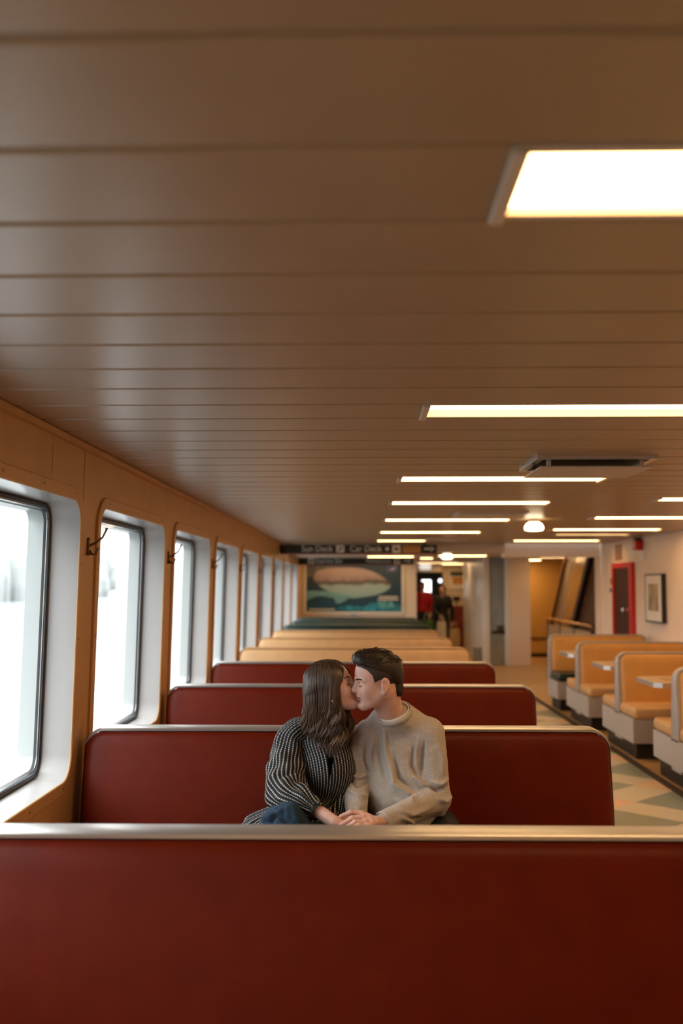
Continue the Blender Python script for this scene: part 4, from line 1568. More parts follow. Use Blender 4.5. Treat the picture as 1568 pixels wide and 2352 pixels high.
def hairline(x):
    xs = [-.12, -.095, -.06, -.035, -.015, .000, .018, .030, .036, .055, .075, .11]
    zs = [-.085, -.085, -.072, -.045, -.020, .012, .004, -.012, .030, .055, .066, .070]
    return np.interp(x, xs, zs)


def hair_cut_fn(fr, line, off=0.0):
    def fn(P):
        q = ((P - fr[0]) @ fr[1].T) / fr[2]
        return (q[..., 2] - line(q[..., 0]) - off)       # >0 keep
    return fn


H = Field(MH)
H.ell((-.012, 0, .031), (.1035, .0785, .0915), .001)
H.ell((.030, 0, .036), (.058, .064, .062), .02)
H.ell((-.085, 0, -.045), (.030, .050, .045), .03)
H.ops.append((-1, .006, hair_cut_fn(MH, hairline), hb0 - 1, hb1 + 1))
for s in (1, -1):
    H.ell((-.010, s * .084, -.016), (.024, .018, .036), .004, -1)
sv, sf = H.mesh(hb0, hb1, .0026)
clip = part(man, 'clipped_hair', vf_mesh('clipped_hair', sv, sf, STUB, 1), None)
rng = random.Random(21)
stub = MB()
snl = vf_normals(sv, sf) @ MH[1].T
sq = ((sv - MH[0]) @ MH[1].T) / MH[2]
for i in range(2600):
    j = rng.randrange(len(sv))
    p, nn = sq[j], snl[j]
    if p[0] > .028 and p[2] > .0:
        continue
    g = np.array([-.45, 0, -.9]); g = g - nn * (g @ nn); g /= np.linalg.norm(g) + 1e-9
    L = rng.uniform(.004, .008)
    g = g + np.array([rng.uniform(-.3, .3) for _ in range(3)])
    stub.tube([to_w(MH, p - nn * .001), to_w(MH, p + g * L + nn * .0006)], [.0007, .0003], 3, True)
part(clip, 'stubble', stub, STUB, True)
H = Field(MH)
H.ell((-.014, 0, .045), (.103, .0785, .080), .001)
H.ell((-.070, 0, .010), (.048, .066, .066), .03)
H.ell((.038, 0, .080), (.056, .053, .040), .03)
H.ell((.068, 0, .100), (.026, .044, .022), .03)
H.ell((.010, .0, .108), (.06, .05, .024), .03)


def hairline2(x):
    xs = [-.12, -.10, -.06, -.02, .02, .04, .06, .085, .12]
    zs = [-.045, -.040, .000, .034, .052, .060, .070, .080, .086]
    return np.interp(x, xs, zs)


H.ops.append((-1, .010, hair_cut_fn(MH, hairline2), hb0 - 1, hb1 + 1))
V, F_ = H.mesh(hb0, hb1, .0026)
N = vf_normals(V, F_)
q = ((V - MH[0]) @ MH[1].T)
hair = part(man, 'hair', vf_mesh('hair', V, F_, M_HAIR, 0), None)
rng = random.Random(11)
tf = MB()
NL = N @ MH[1].T
for i in range(2600):
    j = rng.randrange(len(V))
    p, nn = q[j], NL[j]
    if abs(p[1]) > .09 or nn[2] < -.25:
        continue
    if p[0] > .060 and p[2] > .07:                       # quiff: up and slightly back
        g = np.array([.10 if p[0] > .085 else -.35, p[1] * 2.5, 1.0]); L = rng.uniform(.016, .028); lift = .30
    elif p[2] > .075:                                    # top: brushed back
        g = np.array([-1.0, p[1] * 4, .15]); L = rng.uniform(.018, .032); lift = .30
    else:                                                # sides and back: combed down and back
        g = np.array([-.7, 0, -.8]); L = rng.uniform(.010, .018); lift = .12
    g = g - nn * (g @ nn); g /= np.linalg.norm(g) + 1e-9
    g = g + np.array([rng.uniform(-.18, .18) for _ in range(3)])
    p0 = p - nn * .002
    p1 = p + g * L * .5 + nn * L * lift * .6
    p2 = p + g * L + nn * L * lift * .55
    tf.tube([to_w(MH, w_) for w_ in (p0, p1, p2)], [.0013, .0011, .0003], 4, True)
part(hair, 'tuft', tf, M_HAIR, True)
paint_face(man.data, MH)
brow_hairs(man, MH)
ls = MB()
ls.tube([to_w(MH, p) for p in ((.0862, .020, -.0135), (.0868, .030, -.0158), (.0795, .043, -.0130))], [.0010, .0017, .0010], 5)
part(man, 'eyelash', ls, LASH, True)

# ---- his sweater
m, nt, bs = node_mat('heather_knit', 0.85, 0.2)
bs.inputs['Sheen Weight'].default_value = .25
tc = nt.nodes.new('ShaderNodeTexCoord')
nz = nt.nodes.new('ShaderNodeTexNoise'); nz.inputs['Scale'].default_value = 260; nz.inputs['Detail'].default_value = 3
nt.links.new(tc.outputs['Object'], nz.inputs['Vector'])
rp = nt.nodes.new('ShaderNodeValToRGB')
rp.color_ramp.elements[0].position = .32; rp.color_ramp.elements[0].color = (.37, .325, .28, 1)
rp.color_ramp.elements[1].position = .68; rp.color_ramp.elements[1].color = (.54, .485, .425, 1)
nt.links.new(nz.outputs['Fac'], rp.inputs[0]); nt.links.new(rp.outputs[0], bs.inputs['Base Color'])
bp = nt.nodes.new('ShaderNodeBump'); bp.inputs['Strength'].default_value = .35; bp.inputs['Distance'].default_value = .002
nt.links.new(nz.outputs['Fac'], bp.inputs['Height']); nt.links.new(bp.outputs[0], bs.inputs['Normal'])
KNIT = m
RIB = mat('ribbed_knit', (.44, .39, .335), .85, var=.15, scale=200)

SW = Field()
SW.ell(wp(918, 1738, 4.365), (.160, .120, .195), .01)
SW.ell(wp(930, 1835, 4.345), (.162, .135, .175), .06)
SW.ell(wp(945, 1925, 4.335), (.178, .155, .120), .05)
SW.cap(wp(880, 1655, 4.335), M_SR + np.array([.02, 0, .0]), .052, .060, .05)
SW.cap(wp(930, 1648, 4.335), M_SL + np.array([-.02, 0, .0]), .054, .064, .05)
SW.cap(M_SL, M_EL, .066, .057, .022)
SW.cap(M_EL, M_WL + (M_WL - M_EL) * -.02, .057, .041, .016)
SW.cap(M_SR, M_ER, .062, .053, .018)
SW.cap(M_ER, M_WR, .053, .043, .016)
ringc = wp(904, 1638, 4.272)
SW.ell(np.array(wp(905, 1652, 4.30)), (.098, .082, .060), .04)
ringn = np.array([-.26, -.44, .86]); ringn /= np.linalg.norm(ringn)
SW.cap(ringc + ringn * .072, ringc + ringn * .26, .078, .17, .010, -1)
SW.cut(wp(945, 1935, 4.3), (0, 0, -1), .01)
SW.cut(M_WL + (M_WL - M_EL) * .0, M_WL - M_EL, .004, lo=M_WL - .1, hi=M_WL + .1)
lo_, hi_ = np.array([-.16, 3.90, .50]), np.array([.50, 4.56, 1.20])
V, F_ = SW.mesh(lo_, hi_, .0040)
N = vf_normals(V, F_)


def fold(V, N, lines, only_front=True, yref=4.24):
    d = np.zeros(len(V))
    for pts_, amp, wdt in lines:
        P = [np.array(pt(a, b, yref))[[0, 2]] for a, b in pts_]
        best = np.full(len(V), 9.0)
        tpos = np.zeros(len(V))
        for i in range(len(P) - 1):
            a, b = P[i], P[i + 1]
            dd = b - a
            t = np.clip(((V[:, [0, 2]] - a) @ dd) / (dd @ dd), 0, 1)
            q = np.linalg.norm(V[:, [0, 2]] - a - t[:, None] * dd, axis=1)
            u = q < best
            best = np.where(u, q, best)
            tpos = np.where(u, (i + t) / (len(P) - 1), tpos)
        d += 2.7 * amp * np.exp(-(best / (.82 * wdt)) ** 2) * np.sin(np.pi * np.clip(tpos * .92 + .04, 0, 1))
    if only_front:
        d *= np.clip((-N[:, 1] + .1) * 2, 0, 1)
    return V + N * d[:, None]


FOLDS = [([(884, 1672), (886, 1720), (898, 1775)], .006, .010), ([(872, 1690), (872, 1750), (890, 1810)], -.005, .011),
         ([(905, 1735), (915, 1785), (962, 1818)], -.009, .010), ([(898, 1750), (905, 1800), (960, 1836)], .008, .011),
         ([(945, 1780), (968, 1800), (985, 1806)], .008, .009), ([(950, 1715), (946, 1760), (962, 1790)], -.007, .009),
         ([(975, 1700), (968, 1745), (968, 1790)], -.008, .007), ([(962, 1690), (955, 1740), (958, 1770)], .005, .008),
         ([(855, 1690), (850, 1740), (862, 1790)], .005, .010), ([(900, 1830), (940, 1852), (985, 1845)], .005, .012),
         ([(985, 1805), (1005, 1812), (1030, 1806)], -.013, .007), ([(988, 1792), (1010, 1800), (1032, 1790)], .007, .009),
         ([(1000, 1828), (1020, 1838), (1040, 1830)], .007, .009), ([(930, 1855), (965, 1868), (1010, 1866)], -.008, .007),
         ([(915, 1852), (935, 1862), (955, 1885)], .006, .009), ([(1000, 1875), (1025, 1870), (1045, 1885)], .006, .008),
         ([(805, 1780), (820, 1790), (842, 1785)], .006, .008), ([(800, 1795), (820, 1806), (845, 1808)], -.007, .007), ([(800, 1815), (822, 1824), (846, 1830)], .006, .008),
         ([(802, 1838), (825, 1846), (845, 1850)], -.005, .007), ([(812, 1690), (812, 1730), (820, 1780)], .005, .008),
         ([(1000, 1690), (1015, 1740), (1015, 1790)], .004, .012), ([(838, 1700), (838, 1750), (848, 1780)], -.007, .007)]
V = fold(V, N, FOLDS)
V = V + N * (.0012 * np.sin(V[:, 0] * 70 + 4 * np.sin(V[:, 2] * 31)) * np.cos(V[:, 2] * 55))[:, None]
sweater = part(man, 'sweater', vf_mesh('sweater', V, F_, KNIT, 1), None, label='heather beige crewneck sweater')
uax = np.cross(ringn, (0, 1, 0)); uax /= np.linalg.norm(uax); vax = np.cross(ringn, uax)
col = MB()
tor = []
for k in range(48):
    a = 2 * math.pi * k / 48
    c_ = ringc + uax * math.cos(a) * .0755 + vax * math.sin(a) * .0755 - ringn * .001
    rd = uax * math.cos(a) + vax * math.sin(a)
    tor.append([c_ + rd * math.cos(b) * .0055 + ringn * math.sin(b) * .0115 for b in [2 * math.pi * j / 10 for j in range(10)]])
tor.append(tor[0])
col.loft(tor)
part(sweater, 'collar', col, RIB, True)
tsh = MB()
tor = []
for k in range(40):
    a = 2 * math.pi * k / 40
    rd = uax * math.cos(a) + vax * math.sin(a)
    c_ = ringc + rd * .0675 + ringn * .007
    tor.append([c_ + rd * math.cos(b) * .0025 + ringn * math.sin(b) * .008 for b in [2 * math.pi * j / 8 for j in range(8)]])
tor.append(tor[0])
tsh.loft(tor)
part(man, 't_shirt_collar', tsh, mat('white_cotton', (.75, .72, .68), .8), True)
cf = MB()
dirw = (M_WL - M_EL) / np.linalg.norm(M_WL - M_EL)
cf.tube([M_WL - dirw * .05, M_WL - dirw * .02, M_WL + dirw * .004], [.043, .041, .036], 20, False)
part(sweater, 'cuff', cf, RIB, True)

# ---- his trousers and shoes
TROU = mat('black_denim', (.010, .010, .012), .75, var=.3, scale=60)
T = Field()
T.ell((.245, 4.37, .56), (.165, .135, .105), .01)
legs(T, m_hips, m_knees, m_ank, (.092, .075, .062), .04)
T.cut((.2, 4, .10), (0, 0, -1), .004)
V, F_ = T.mesh((-.06, 3.70, .06), (.58, 4.54, .72), .009)
part(man, 'trousers', vf_mesh('trousers', V, F_, TROU, 2), None, label='black jeans')


def shoe(a, m, parent, dirv):
    a = np.array(a, float); d = np.array([dirv[0], dirv[1], 0.0]); d /= np.linalg.norm(d)
    S = Field()
    S.cap(a * [1, 1, 0] + [0, 0, .055] - d * .03, a * [1, 1, 0] + d * .16 + [0, 0, .035], .046, .038, .02)
    S.cap(a * [1, 1, 0] + [0, 0, .06], a * [1, 1, 0] + [0, 0, .115], .046, .045, .02)
    S.cut((a[0], a[1], 0.002), (0, 0, -1), .004)
    V, F_ = S.mesh(a * [1, 1, 0] - [.25, .3, .01], a * [1, 1, 0] + [.25, .15, .18], .007)
    return part(parent, 'shoe', vf_mesh('shoe', V, F_, m, 1), None)


SHOE1 = mat('brown_leather', (.05, .028, .018), .4)
for a in m_ank:
    shoe(a, SHOE1, man, (0.05, -1))

# ---------------------------------------------------------------- the woman
WH = frame(wp(761, 1578, 4.226), (.92, -.15, .36), (-.36, .05, .93), .93)
w_neck = wp(742, 1668, 4.33)
whead = head_field(WH, w_neck, .046, man=False)
whead.cap(wp(745, 1655, 4.315), wp(752, 1722, 4.31), .05, .075, .03)
b0, b1 = wp(763, 1600, 4.27) - np.array([.17, .17, .24]), wp(763, 1580, 4.26) + np.array([.17, .18, .17])
wh_vf = whead.mesh(b0, b1, .0024)
W_SR, W_ER, W_WR = wp(676, 1684, 4.33), wp(650, 1812, 4.20), wp(768, 1888, 3.985)
W_SL, W_EL, W_WL = wp(795, 1690, 4.37), wp(792, 1805, 4.36), wp(772, 1925, 4.16)
w_hips = [(-.325, 4.34, .555), (-.15, 4.36, .555)]
w_knees = [(-.292, 3.96, .655), (-.13, 3.90, .54)]
w_ank = [(-.10, 3.70, .34), (-.12, 3.86, .10)]
B = Field()
B.ell(wp(752, 1740, 4.37), (.105, .08, .17), .01)
B.ell(wp(715, 1870, 4.37), (.12, .10, .17), .05)
B.cap(W_SL, W_SR, .04, .04, .03)
B.cap(wp(745, 1660, 4.33), wp(752, 1740, 4.36), .045, .07, .03)
for a, b_, c_ in ((W_SR, W_ER, W_WR), (W_SL, W_EL, W_WL)):
    B.cap(a, b_, .038, .032, .02); B.cap(b_, c_, .033, .024, .02)
legs(B, w_hips, w_knees, w_ank, (.07, .05, .032))
wbody = B.mesh((-.55, 3.58, .03), (.05, 4.55, 1.22), .010)
R_ = Field()
R_.cap(W_ER + (W_WR - W_ER) * .55, W_WR, .030, .0245, .01)
kk = [wp(803, 1893, 4.005), wp(806, 1899, 3.985), wp(806, 1905, 3.968), wp(803, 1911, 3.955)]
mm = [wp(823, 1893, 4.01), wp(827, 1901, 3.99), wp(827, 1908, 3.972), wp(822, 1914, 3.958)]
tt = [wp(841, 1901, 4.01), wp(845, 1909, 3.99), wp(843, 1915, 3.972), wp(836, 1919, 3.958)]
hand(R_, wp(770, 1889, 3.985), kk, mm, tt, (wp(778, 1884, 4.01), wp(795, 1880, 4.035), wp(812, 1884, 4.045)), None, .0078)
whr = R_.mesh(wp(700, 1935, 3.98) - np.array([0, .13, .0]), wp(870, 1840, 4.0) + np.array([0, .13, .03]), .0023)
Q = Field()
Q.cap(W_WL, W_WL + np.array([.005, -.03, -.01]), .024, .022, .01)
kn, md_, tp, th = rest_hand(W_WL + np.array([.005, -.03, -.01]), (-.1, -1, -.15), (1, 0, 0))
hand(Q, W_WL + np.array([.005, -.03, -.01]), kn, md_, tp, th, None, .0075)
whl = Q.mesh(W_WL - np.array([.1, .26, .1]), W_WL + np.array([.1, .06, .06]), .003)
V, F_ = join_vf(wbody, wh_vf, whr, whl)
woman = link('person', vf_mesh('person', V, F_, SKIN, 1))
tag(woman, 'person with long brown hair in black and white dotted blouse, kissing toward the right', 'person')
paint_face(woman.data, WH)
brow_hairs(woman, WH, .8)
ls = MB()
for s in (1, -1):
    ls.tube([to_w(WH, p) for p in ((.0870, s * .020, -.0135), (.0885, s * .030, -.0160), (.0810, s * .044, -.0120))], [.001, .0020, .001], 5)
part(woman, 'eyelash', ls, LASH, True)
# ---- her hair: a base volume and many wavy locks
m, nt, bs = node_mat('hair_brown_waves', 0.32, 0.5)
at_ = nt.nodes.new('ShaderNodeAttribute'); at_.attribute_name = 'tint'
rp = nt.nodes.new('ShaderNodeValToRGB')
rp.color_ramp.elements[0].color = (.012, .007, .005, 1); rp.color_ramp.elements[1].color = (.36, .25, .165, 1)
e = rp.color_ramp.elements.new(.5); e.color = (.095, .055, .034, 1)
nt.links.new(at_.outputs['Fac'], rp.inputs[0]); nt.links.new(rp.outputs[0], bs.inputs['Base Color'])
W_HAIR = m
hb = Field(WH)
hb.ell((-.014, 0, .034), (.094, .074, .087), .001)
hb.ell((-.048, 0, -.06), (.044, .058, .10), .05)


def whairline(x):
    return np.interp(x, [-.12, .0, .030, .042, .062, .09, .12], [-.18, -.18, -.14, .015, .062, .078, .09])


hb.ops.append((-1, .006, hair_cut_fn(WH, whairline), b0 - 1, b1 + 1))
V, F_ = hb.mesh(b0, b1, .004)
me = vf_mesh('hair', V, F_, W_HAIR, 1)
ta = me.attributes.new('tint', 'FLOAT', 'POINT'); ta.data.foreach_set('value', np.full(len(me.vertices), .18, np.float32))
whair = part(woman, 'hair', me, None, label='long wavy brown hair with lighter ends')
rng = random.Random(7)
lk = MB(); tint = []
AX = [0, .15, .3, .5, .7, 1]
for i in range(1500):
    side = -1 if rng.random() < .68 else 1                 # -1: her right side, towards the camera
    ang = rng.random()                                     # 0 = front edge beside the face, 1 = back of the head
    lay = rng.random()
    g = 1 + .07 * lay
    ex = np.interp(ang, AX, [.054, .042, .014, -.030, -.076, -.107]) * (g if ang > .3 else 1)
    ey = side * np.interp(ang, AX, [.070, .079, .083, .078, .056, .0]) * g
    if side > 0 and ang < .15: ex += .022
    xp = np.interp(ang, [0, .25, 1], [.066, .040, -.075]) + rng.uniform(-.012, .012)
    R3 = np.array([.104, .084, .095]); C3 = np.array([-.016, 0, .034])
    e_ = (np.array([ex, ey, -.005]) - C3) / R3
    r_ = np.array([(xp + .016) / .104, side * rng.uniform(.0, .08), 0]); r_[2] = math.sqrt(max(.02, 1 - r_[0] ** 2 - r_[1] ** 2))
    le, lr = np.linalg.norm(e_), 1.0 + .02 * lay
    P = []
    for t in (0, .3, .6, .85, 1):
        d_ = r_ * (1 - t) + (e_ / le) * t; d_ /= np.linalg.norm(d_)
        P.append(to_w(WH, C3 + d_ * R3 * (lr * (1 - t) + max(le, 1.0 + .03 * lay) * t)))
    for k_ in range(2, 5):                                # hair hangs from the widest point instead of hugging the nape
        if ang > .45: P[k_][0] = min(P[k_][0], P[k_ - 1][0] + .0015)
        if side < 0: P[k_][1] = min(P[k_][1], P[k_ - 1][1] + .0015)
        else: P[k_][1] = max(P[k_][1], P[k_ - 1][1] - .0015)
    q0 = P[-1]
    if side < 0:
        y_lo = np.interp(ang, AX, [1712, 1738, 1742, 1722, 1690, 1664]); y_hi = np.interp(ang, AX, [1668, 1672, 1670, 1660, 1645, 1640])
        tx = wp(np.interp(ang, AX, [792, 778, 758, 729, 699, 676]) + rng.uniform(-7, 7), 1690, 4.2)[0]
        ty = np.interp(ang, AX, [4.185, 4.175, 4.18, 4.20, 4.235, 4.31]) + .022 * (1 - lay)
    else:
        y_lo = np.interp(ang, AX, [1720, 1730, 1700, 1680, 1670, 1664]); y_hi = np.interp(ang, AX, [1670, 1670, 1660, 1650, 1645, 1640])
        tx = wp(np.interp(ang, AX, [806, 798, 785, 760, 730, 695]) + rng.uniform(-7, 7), 1690, 4.3)[0]
        ty = np.interp(ang, AX, [4.275, 4.29, 4.36, 4.41, 4.42, 4.38])
    zend = wp(760, y_lo + (y_hi - y_lo) * rng.random() ** 1.6, 4.2)[2]
    if side < 0 and .05 < ang < .28 and rng.random() < .6: zend += .03
    clump = int(ang * 16)
    ph_ = clump * 1.9 + (0 if side < 0 else 2.2) + rng.uniform(-.5, .5)
    ampw = .0085 + .004 * math.sin(clump * 2.3) + rng.uniform(-.002, .003)
    wl_ = .095 + .012 * math.sin(clump * 1.3)
    n = 12
    zz0 = q0[2]
    for j in range(1, n + 1):
        t = j / n
        z = zz0 + (zend - zz0) * t
        hang = zz0 - z
        sp = min(1, max(0, hang - .015) / .20)
        w_ = sp * sp * (3 - 2 * sp)
        x = q0[0] * (1 - w_) + tx * w_
        y_ = q0[1] * (1 - w_) + ty * w_
        av = ampw * min(1, max(0, hang - .04) / .12)
        x += av * math.sin(ph_ + hang / wl_ * 6.28)
        y_ += av * .7 * math.cos(ph_ + hang / wl_ * 6.28)
        P.append(np.array([x, y_, z]))
    # resample smoothly
    PP = []
    for a in range(len(P) - 1):
        p0_, p1_, p2_, p3_ = P[max(a - 1, 0)], P[a], P[a + 1], P[min(a + 2, len(P) - 1)]
        for t in (0, .5):
            PP.append(.5 * ((2 * p1_) + (-p0_ + p2_) * t + (2 * p0_ - 5 * p1_ + 4 * p2_ - p3_) * t * t + (-p0_ + 3 * p1_ - 3 * p2_ + p3_) * t ** 3))
    PP.append(P[-1])
    r0 = rng.uniform(.0014, .0027)
    rad = [r0 * (.55 + .6 * min(1, k / 6)) * (1 - .85 * max(0, (k / (len(PP) - 1) - .72) / .28)) for k in range(len(PP))]
    c0 = len(lk.v)
    lk.tube(PP, rad, 4, True, flat=.7)
    base_t = .5 * rng.uniform(.15, .8) + .5 * (.42 + .3 * math.sin(clump * 2.9 + side))
    for k in range(len(PP)):
        f_ = k / (len(PP) - 1)
        tint += [min(1, max(0, base_t * (.45 + .75 * f_) + .05))] * 4
me = lk.mesh('lock', W_HAIR, True, fix=False)
ta = me.attributes.new('tint', 'FLOAT', 'POINT'); ta.data.foreach_set('value', np.array(tint, np.float32))
part(whair, 'lock', me, None)
er = MB().tube([wp(762, 1605, 4.145), wp(762.5, 1612, 4.145), wp(763, 1619, 4.145)], [.0012, .0016, .0008], 6)
part(woman, 'earring', er, STEEL, True)

# ---- her blouse: lofted cloth with a woven dot pattern in its own uv
m, nt, bs = node_mat('dotted_weave', 0.8, 0.3)
uvn = nt.nodes.new('ShaderNodeUVMap'); uvn.uv_map = 'cloth'
sp_ = nt.nodes.new('ShaderNodeSeparateXYZ'); nt.links.new(uvn.outputs[0], sp_.inputs[0])


def mth(op, a, b=None, c=None, clamp=False):
    n_ = nt.nodes.new('ShaderNodeMath'); n_.operation = op; n_.use_clamp = clamp
    for i_, x_ in enumerate((a, b, c)):
        if x_ is None: continue
        if isinstance(x_, (int, float)): n_.inputs[i_].default_value = x_
        else: nt.links.new(x_, n_.inputs[i_])
    return n_.outputs[0]


nzw = nt.nodes.new('ShaderNodeTexNoise'); nzw.inputs['Scale'].default_value = 120
nt.links.new(uvn.outputs[0], nzw.inputs['Vector'])
uu = mth('MULTIPLY', sp_.outputs['X'], 1 / .0130)
vv = mth('MULTIPLY', sp_.outputs['Y'], 1 / .0105)
fu = mth('ABSOLUTE', mth('SUBTRACT', mth('FRACT', uu), .5))           # .5 at the column edge
row = mth('MULTIPLY', mth('FLOOR', uu), .37)
fv = mth('ABSOLUTE', mth('SUBTRACT', mth('FRACT', mth('ADD', vv, row)), .5))
wid = mth('MULTIPLY_ADD', mth('POWER', mth('MULTIPLY', mth('SUBTRACT', .5, fv), 2.0), .7), .22, .05)          # thread swells into a knot
msk = mth('MULTIPLY', mth('SUBTRACT', wid, fu), 9.0, clamp=True)
br = mth('MULTIPLY', msk, mth('MULTIPLY_ADD', nzw.outputs['Fac'], .9, .35), clamp=True)
rp = nt.nodes.new('ShaderNodeValToRGB'); rp.color_ramp.elements[0].color = (.008, .008, .009, 1); rp.color_ramp.elements[1].color = (.50, .49, .47, 1)
nt.links.new(br, rp.inputs[0]); nt.links.new(rp.outputs[0], bs.inputs['Base Color'])
bp = nt.nodes.new('ShaderNodeBump'); bp.inputs['Strength'].default_value = .5; bp.inputs['Distance'].default_value = .002
nt.links.new(msk, bp.inputs['Height']); nt.links.new(bp.outputs[0], bs.inputs['Normal'])
BLOUSE = m


def cloth_loft(name, rings, n, uvs, material, keep=None):
    """rings: list of loops of n+1 points (first==last for the uv seam)"""
    V = [p for r in rings for p in r]
    F_, UV = [], []
    N1 = n + 1
    for k in range(len(rings) - 1):
        for i in range(n):
            a = k * N1 + i; f = (a, a + 1, a + 1 + N1, a + N1)
            if keep and not keep(sum((np.array(V[j]) for j in f)) / 4, k, i):
                continue
            F_.append(f); UV += [uvs[j] for j in f]
    me = bpy.data.meshes.new(name)
    me.from_pydata([tuple(v) for v in V], [], F_)
    ul = me.uv_layers.new(name='cloth')
    ul.data.foreach_set('uv', np.array(UV, np.float32).ravel())
    for p in me.polygons: p.use_smooth = True
    me.materials.append(material)
    me.update()
    return me


def interp_keys(keys, m_):
    """Catmull-Rom through key rows"""
    K = [np.array(k, float) for k in keys]
    out = []
    for i in range(len(K) - 1):
        p0_, p1_, p2_, p3_ = K[max(i - 1, 0)], K[i], K[i + 1], K[min(i + 2, len(K) - 1)]
        for j in range(m_):
            t = j / m_
            out.append(.5 * ((2 * p1_) + (-p0_ + p2_) * t + (2 * p0_ - 5 * p1_ + 4 * p2_ - p3_) * t * t + (-p0_ + 3 * p1_ - 3 * p2_ + p3_) * t ** 3))
    out.append(K[-1])
    return out


def sleeve(name, keys, n=96, gath=.017, u0=0.0):
    rows = interp_keys(keys, 10)
    C = [r[:3] for r in rows]
    rings, uvs = [], []
    u = None
    s_acc = 0
    for i, r in enumerate(rows):
        t = C[min(i + 1, len(C) - 1)] - C[max(i - 1, 0)]
        t /= np.linalg.norm(t)
        if u is None:
            u = np.cross(t, (0, -1, 0)); u = np.cross(u, t); u = -u        # points away from camera: seam there
        u = u - t * (u @ t); u /= np.linalg.norm(u)
        w_ = np.cross(t, u)
        if i: s_acc += np.linalg.norm(C[i] - C[i - 1])
        f = i / (len(rows) - 1)
        loop = []
        for k in range(n + 1):
            a = 2 * math.pi * k / n
            g = gath * (max(0, f - .45) / .55) ** 1.5 * math.sin(a * 11 + 1.7 * math.sin(a * 3)) * min(1, r[3] / .05)
            g += (.0045 * math.sin(a * 5 + s_acc * 40) + .0045 * math.sin(a * 3 - s_acc * 62 + 1)) * math.sin(math.pi * f)
            rr = r[3] + g
            loop.append(C[i] + (u * math.cos(a) + w_ * math.sin(a)) * rr)
            uvs.append((u0 + a / (2 * math.pi) * .0130 * 30, s_acc))
        rings.append(loop)
    return cloth_loft(name, rings, n, uvs, BLOUSE)


def key(px, py, y, r):
    return (*wp(px, py, y), r)


blouse_keys = [  # px, py, y, rx, ry
    (664, 1900, 4.33, .200, .165), (668, 1880, 4.33, .192, .155), (700, 1855, 4.34, .150, .130), (745, 1828, 4.345, .098, .098), (755, 1800, 4.34, .108, .112), (757, 1765, 4.335, .122, .130),
    (752, 1730, 4.34, .128, .122), (742, 1700, 4.35, .130, .098), (738, 1678, 4.355, .118, .076), (742, 1664, 4.355, .085, .062), (745, 1655, 4.35, .060, .052)]
rows = interp_keys([(*wp(a, b_, c_), d_, e_) for a, b_, c_, d_, e_ in blouse_keys], 16)
n = 240
rings, uvs = [], []
s_acc = 0
for i, r in enumerate(rows):
    if i: s_acc += np.linalg.norm(np.array(rows[i][:3]) - np.array(rows[i - 1][:3])) + .3 * abs(rows[i][3] - rows[i - 1][3])
    f = i / (len(rows) - 1)
    loop = []
    for k in range(n + 1):
        a = 2 * math.pi * k / n
        # angle 0 at the back (+Y)
        g = 0
        if f < .30: g = .016 * (1 - f / .30) * math.sin(a * 9 + .8 * math.sin(2 * a)) + .004 * math.sin(a * 23)
        elif f < .5: g = .004 * math.sin(a * 17) * (1 - (f - .3) / .2)
        loop.append(np.array([r[0] + math.sin(a) * (r[3] + g), r[1] + math.cos(a) * (r[4] + g), r[2]]))
        uvs.append((a / (2 * math.pi) * .0130 * 58, s_acc))
    rings.append(loop)
v_b, v_l, v_r = wp(757, 1792, 4.2), wp(737, 1650, 4.2), wp(783, 1650, 4.2)


def keep_v(c_, k, i):
    if c_[1] > 4.33 or c_[2] < v_b[2]:
        return True
    t = (c_[2] - v_b[2]) / (v_l[2] - v_b[2])
    return not (v_b[0] + (v_l[0] - v_b[0]) * t < c_[0] < v_b[0] + (v_r[0] - v_b[0]) * t)


blouse = part(woman, 'blouse', cloth_loft('blouse', rings, n, uvs, BLOUSE, keep_v), None, label='black blouse with white dotted columns and gathered sleeves')
part(blouse, 'sleeve', sleeve('sleeve', [key(708, 1672, 4.345, .050), key(686, 1682, 4.33, .064), key(668, 1705, 4.315, .071), key(660, 1755, 4.275, .079), key(655, 1805, 4.215, .088), key(668, 1833, 4.15, .082), key(698, 1849, 4.085, .060), key(718, 1860, 4.05, .036), key(725, 1864, 4.04, .031)]), None)
part(blouse, 'sleeve', sleeve('sleeve', [key(770, 1680, 4.36, .045), key(788, 1690, 4.375, .052), key(796, 1730, 4.385, .056), key(796, 1790, 4.37, .060), key(788, 1850, 4.29, .052), key(778, 1900, 4.21, .036), key(775, 1915, 4.18, .03)]), None)
TR = MB()
for cx, r_ in (((728, 1866, 4.032), .031),):
    c_ = wp(*cx); d_ = (W_WR - W_ER); d_ = d_ / np.linalg.norm(d_)
    TR.tube([c_ - d_ * .010, c_, c_ + d_ * .006], [r_ + .002, r_ + .003, r_], 20, False)
part(blouse, 'cuff', TR, mat('black_elastic', (.008, .008, .008), .8), True)
# black camisole under the open neck
cm = Field()
cm.ell(wp(757, 1775, 4.345), (.105, .118, .10), .01)
cm.ell(wp(754, 1750, 4.36), (.11, .095, .10), .02)
cm.cut(wp(757, 1736, 4.2), (0, -.15, 1), .004)
V, F_ = cm.mesh(wp(757, 1775, 4.34) - .16, wp(757, 1775, 4.34) + .16, .006)
part(woman, 'camisole', vf_mesh('camisole', V, F_, mat('black_jersey', (.006, .006, .007), .8), 2), None)
bst = Field()
bst.ell(wp(757, 1745, 4.345), (.105, .108, .11), .01)
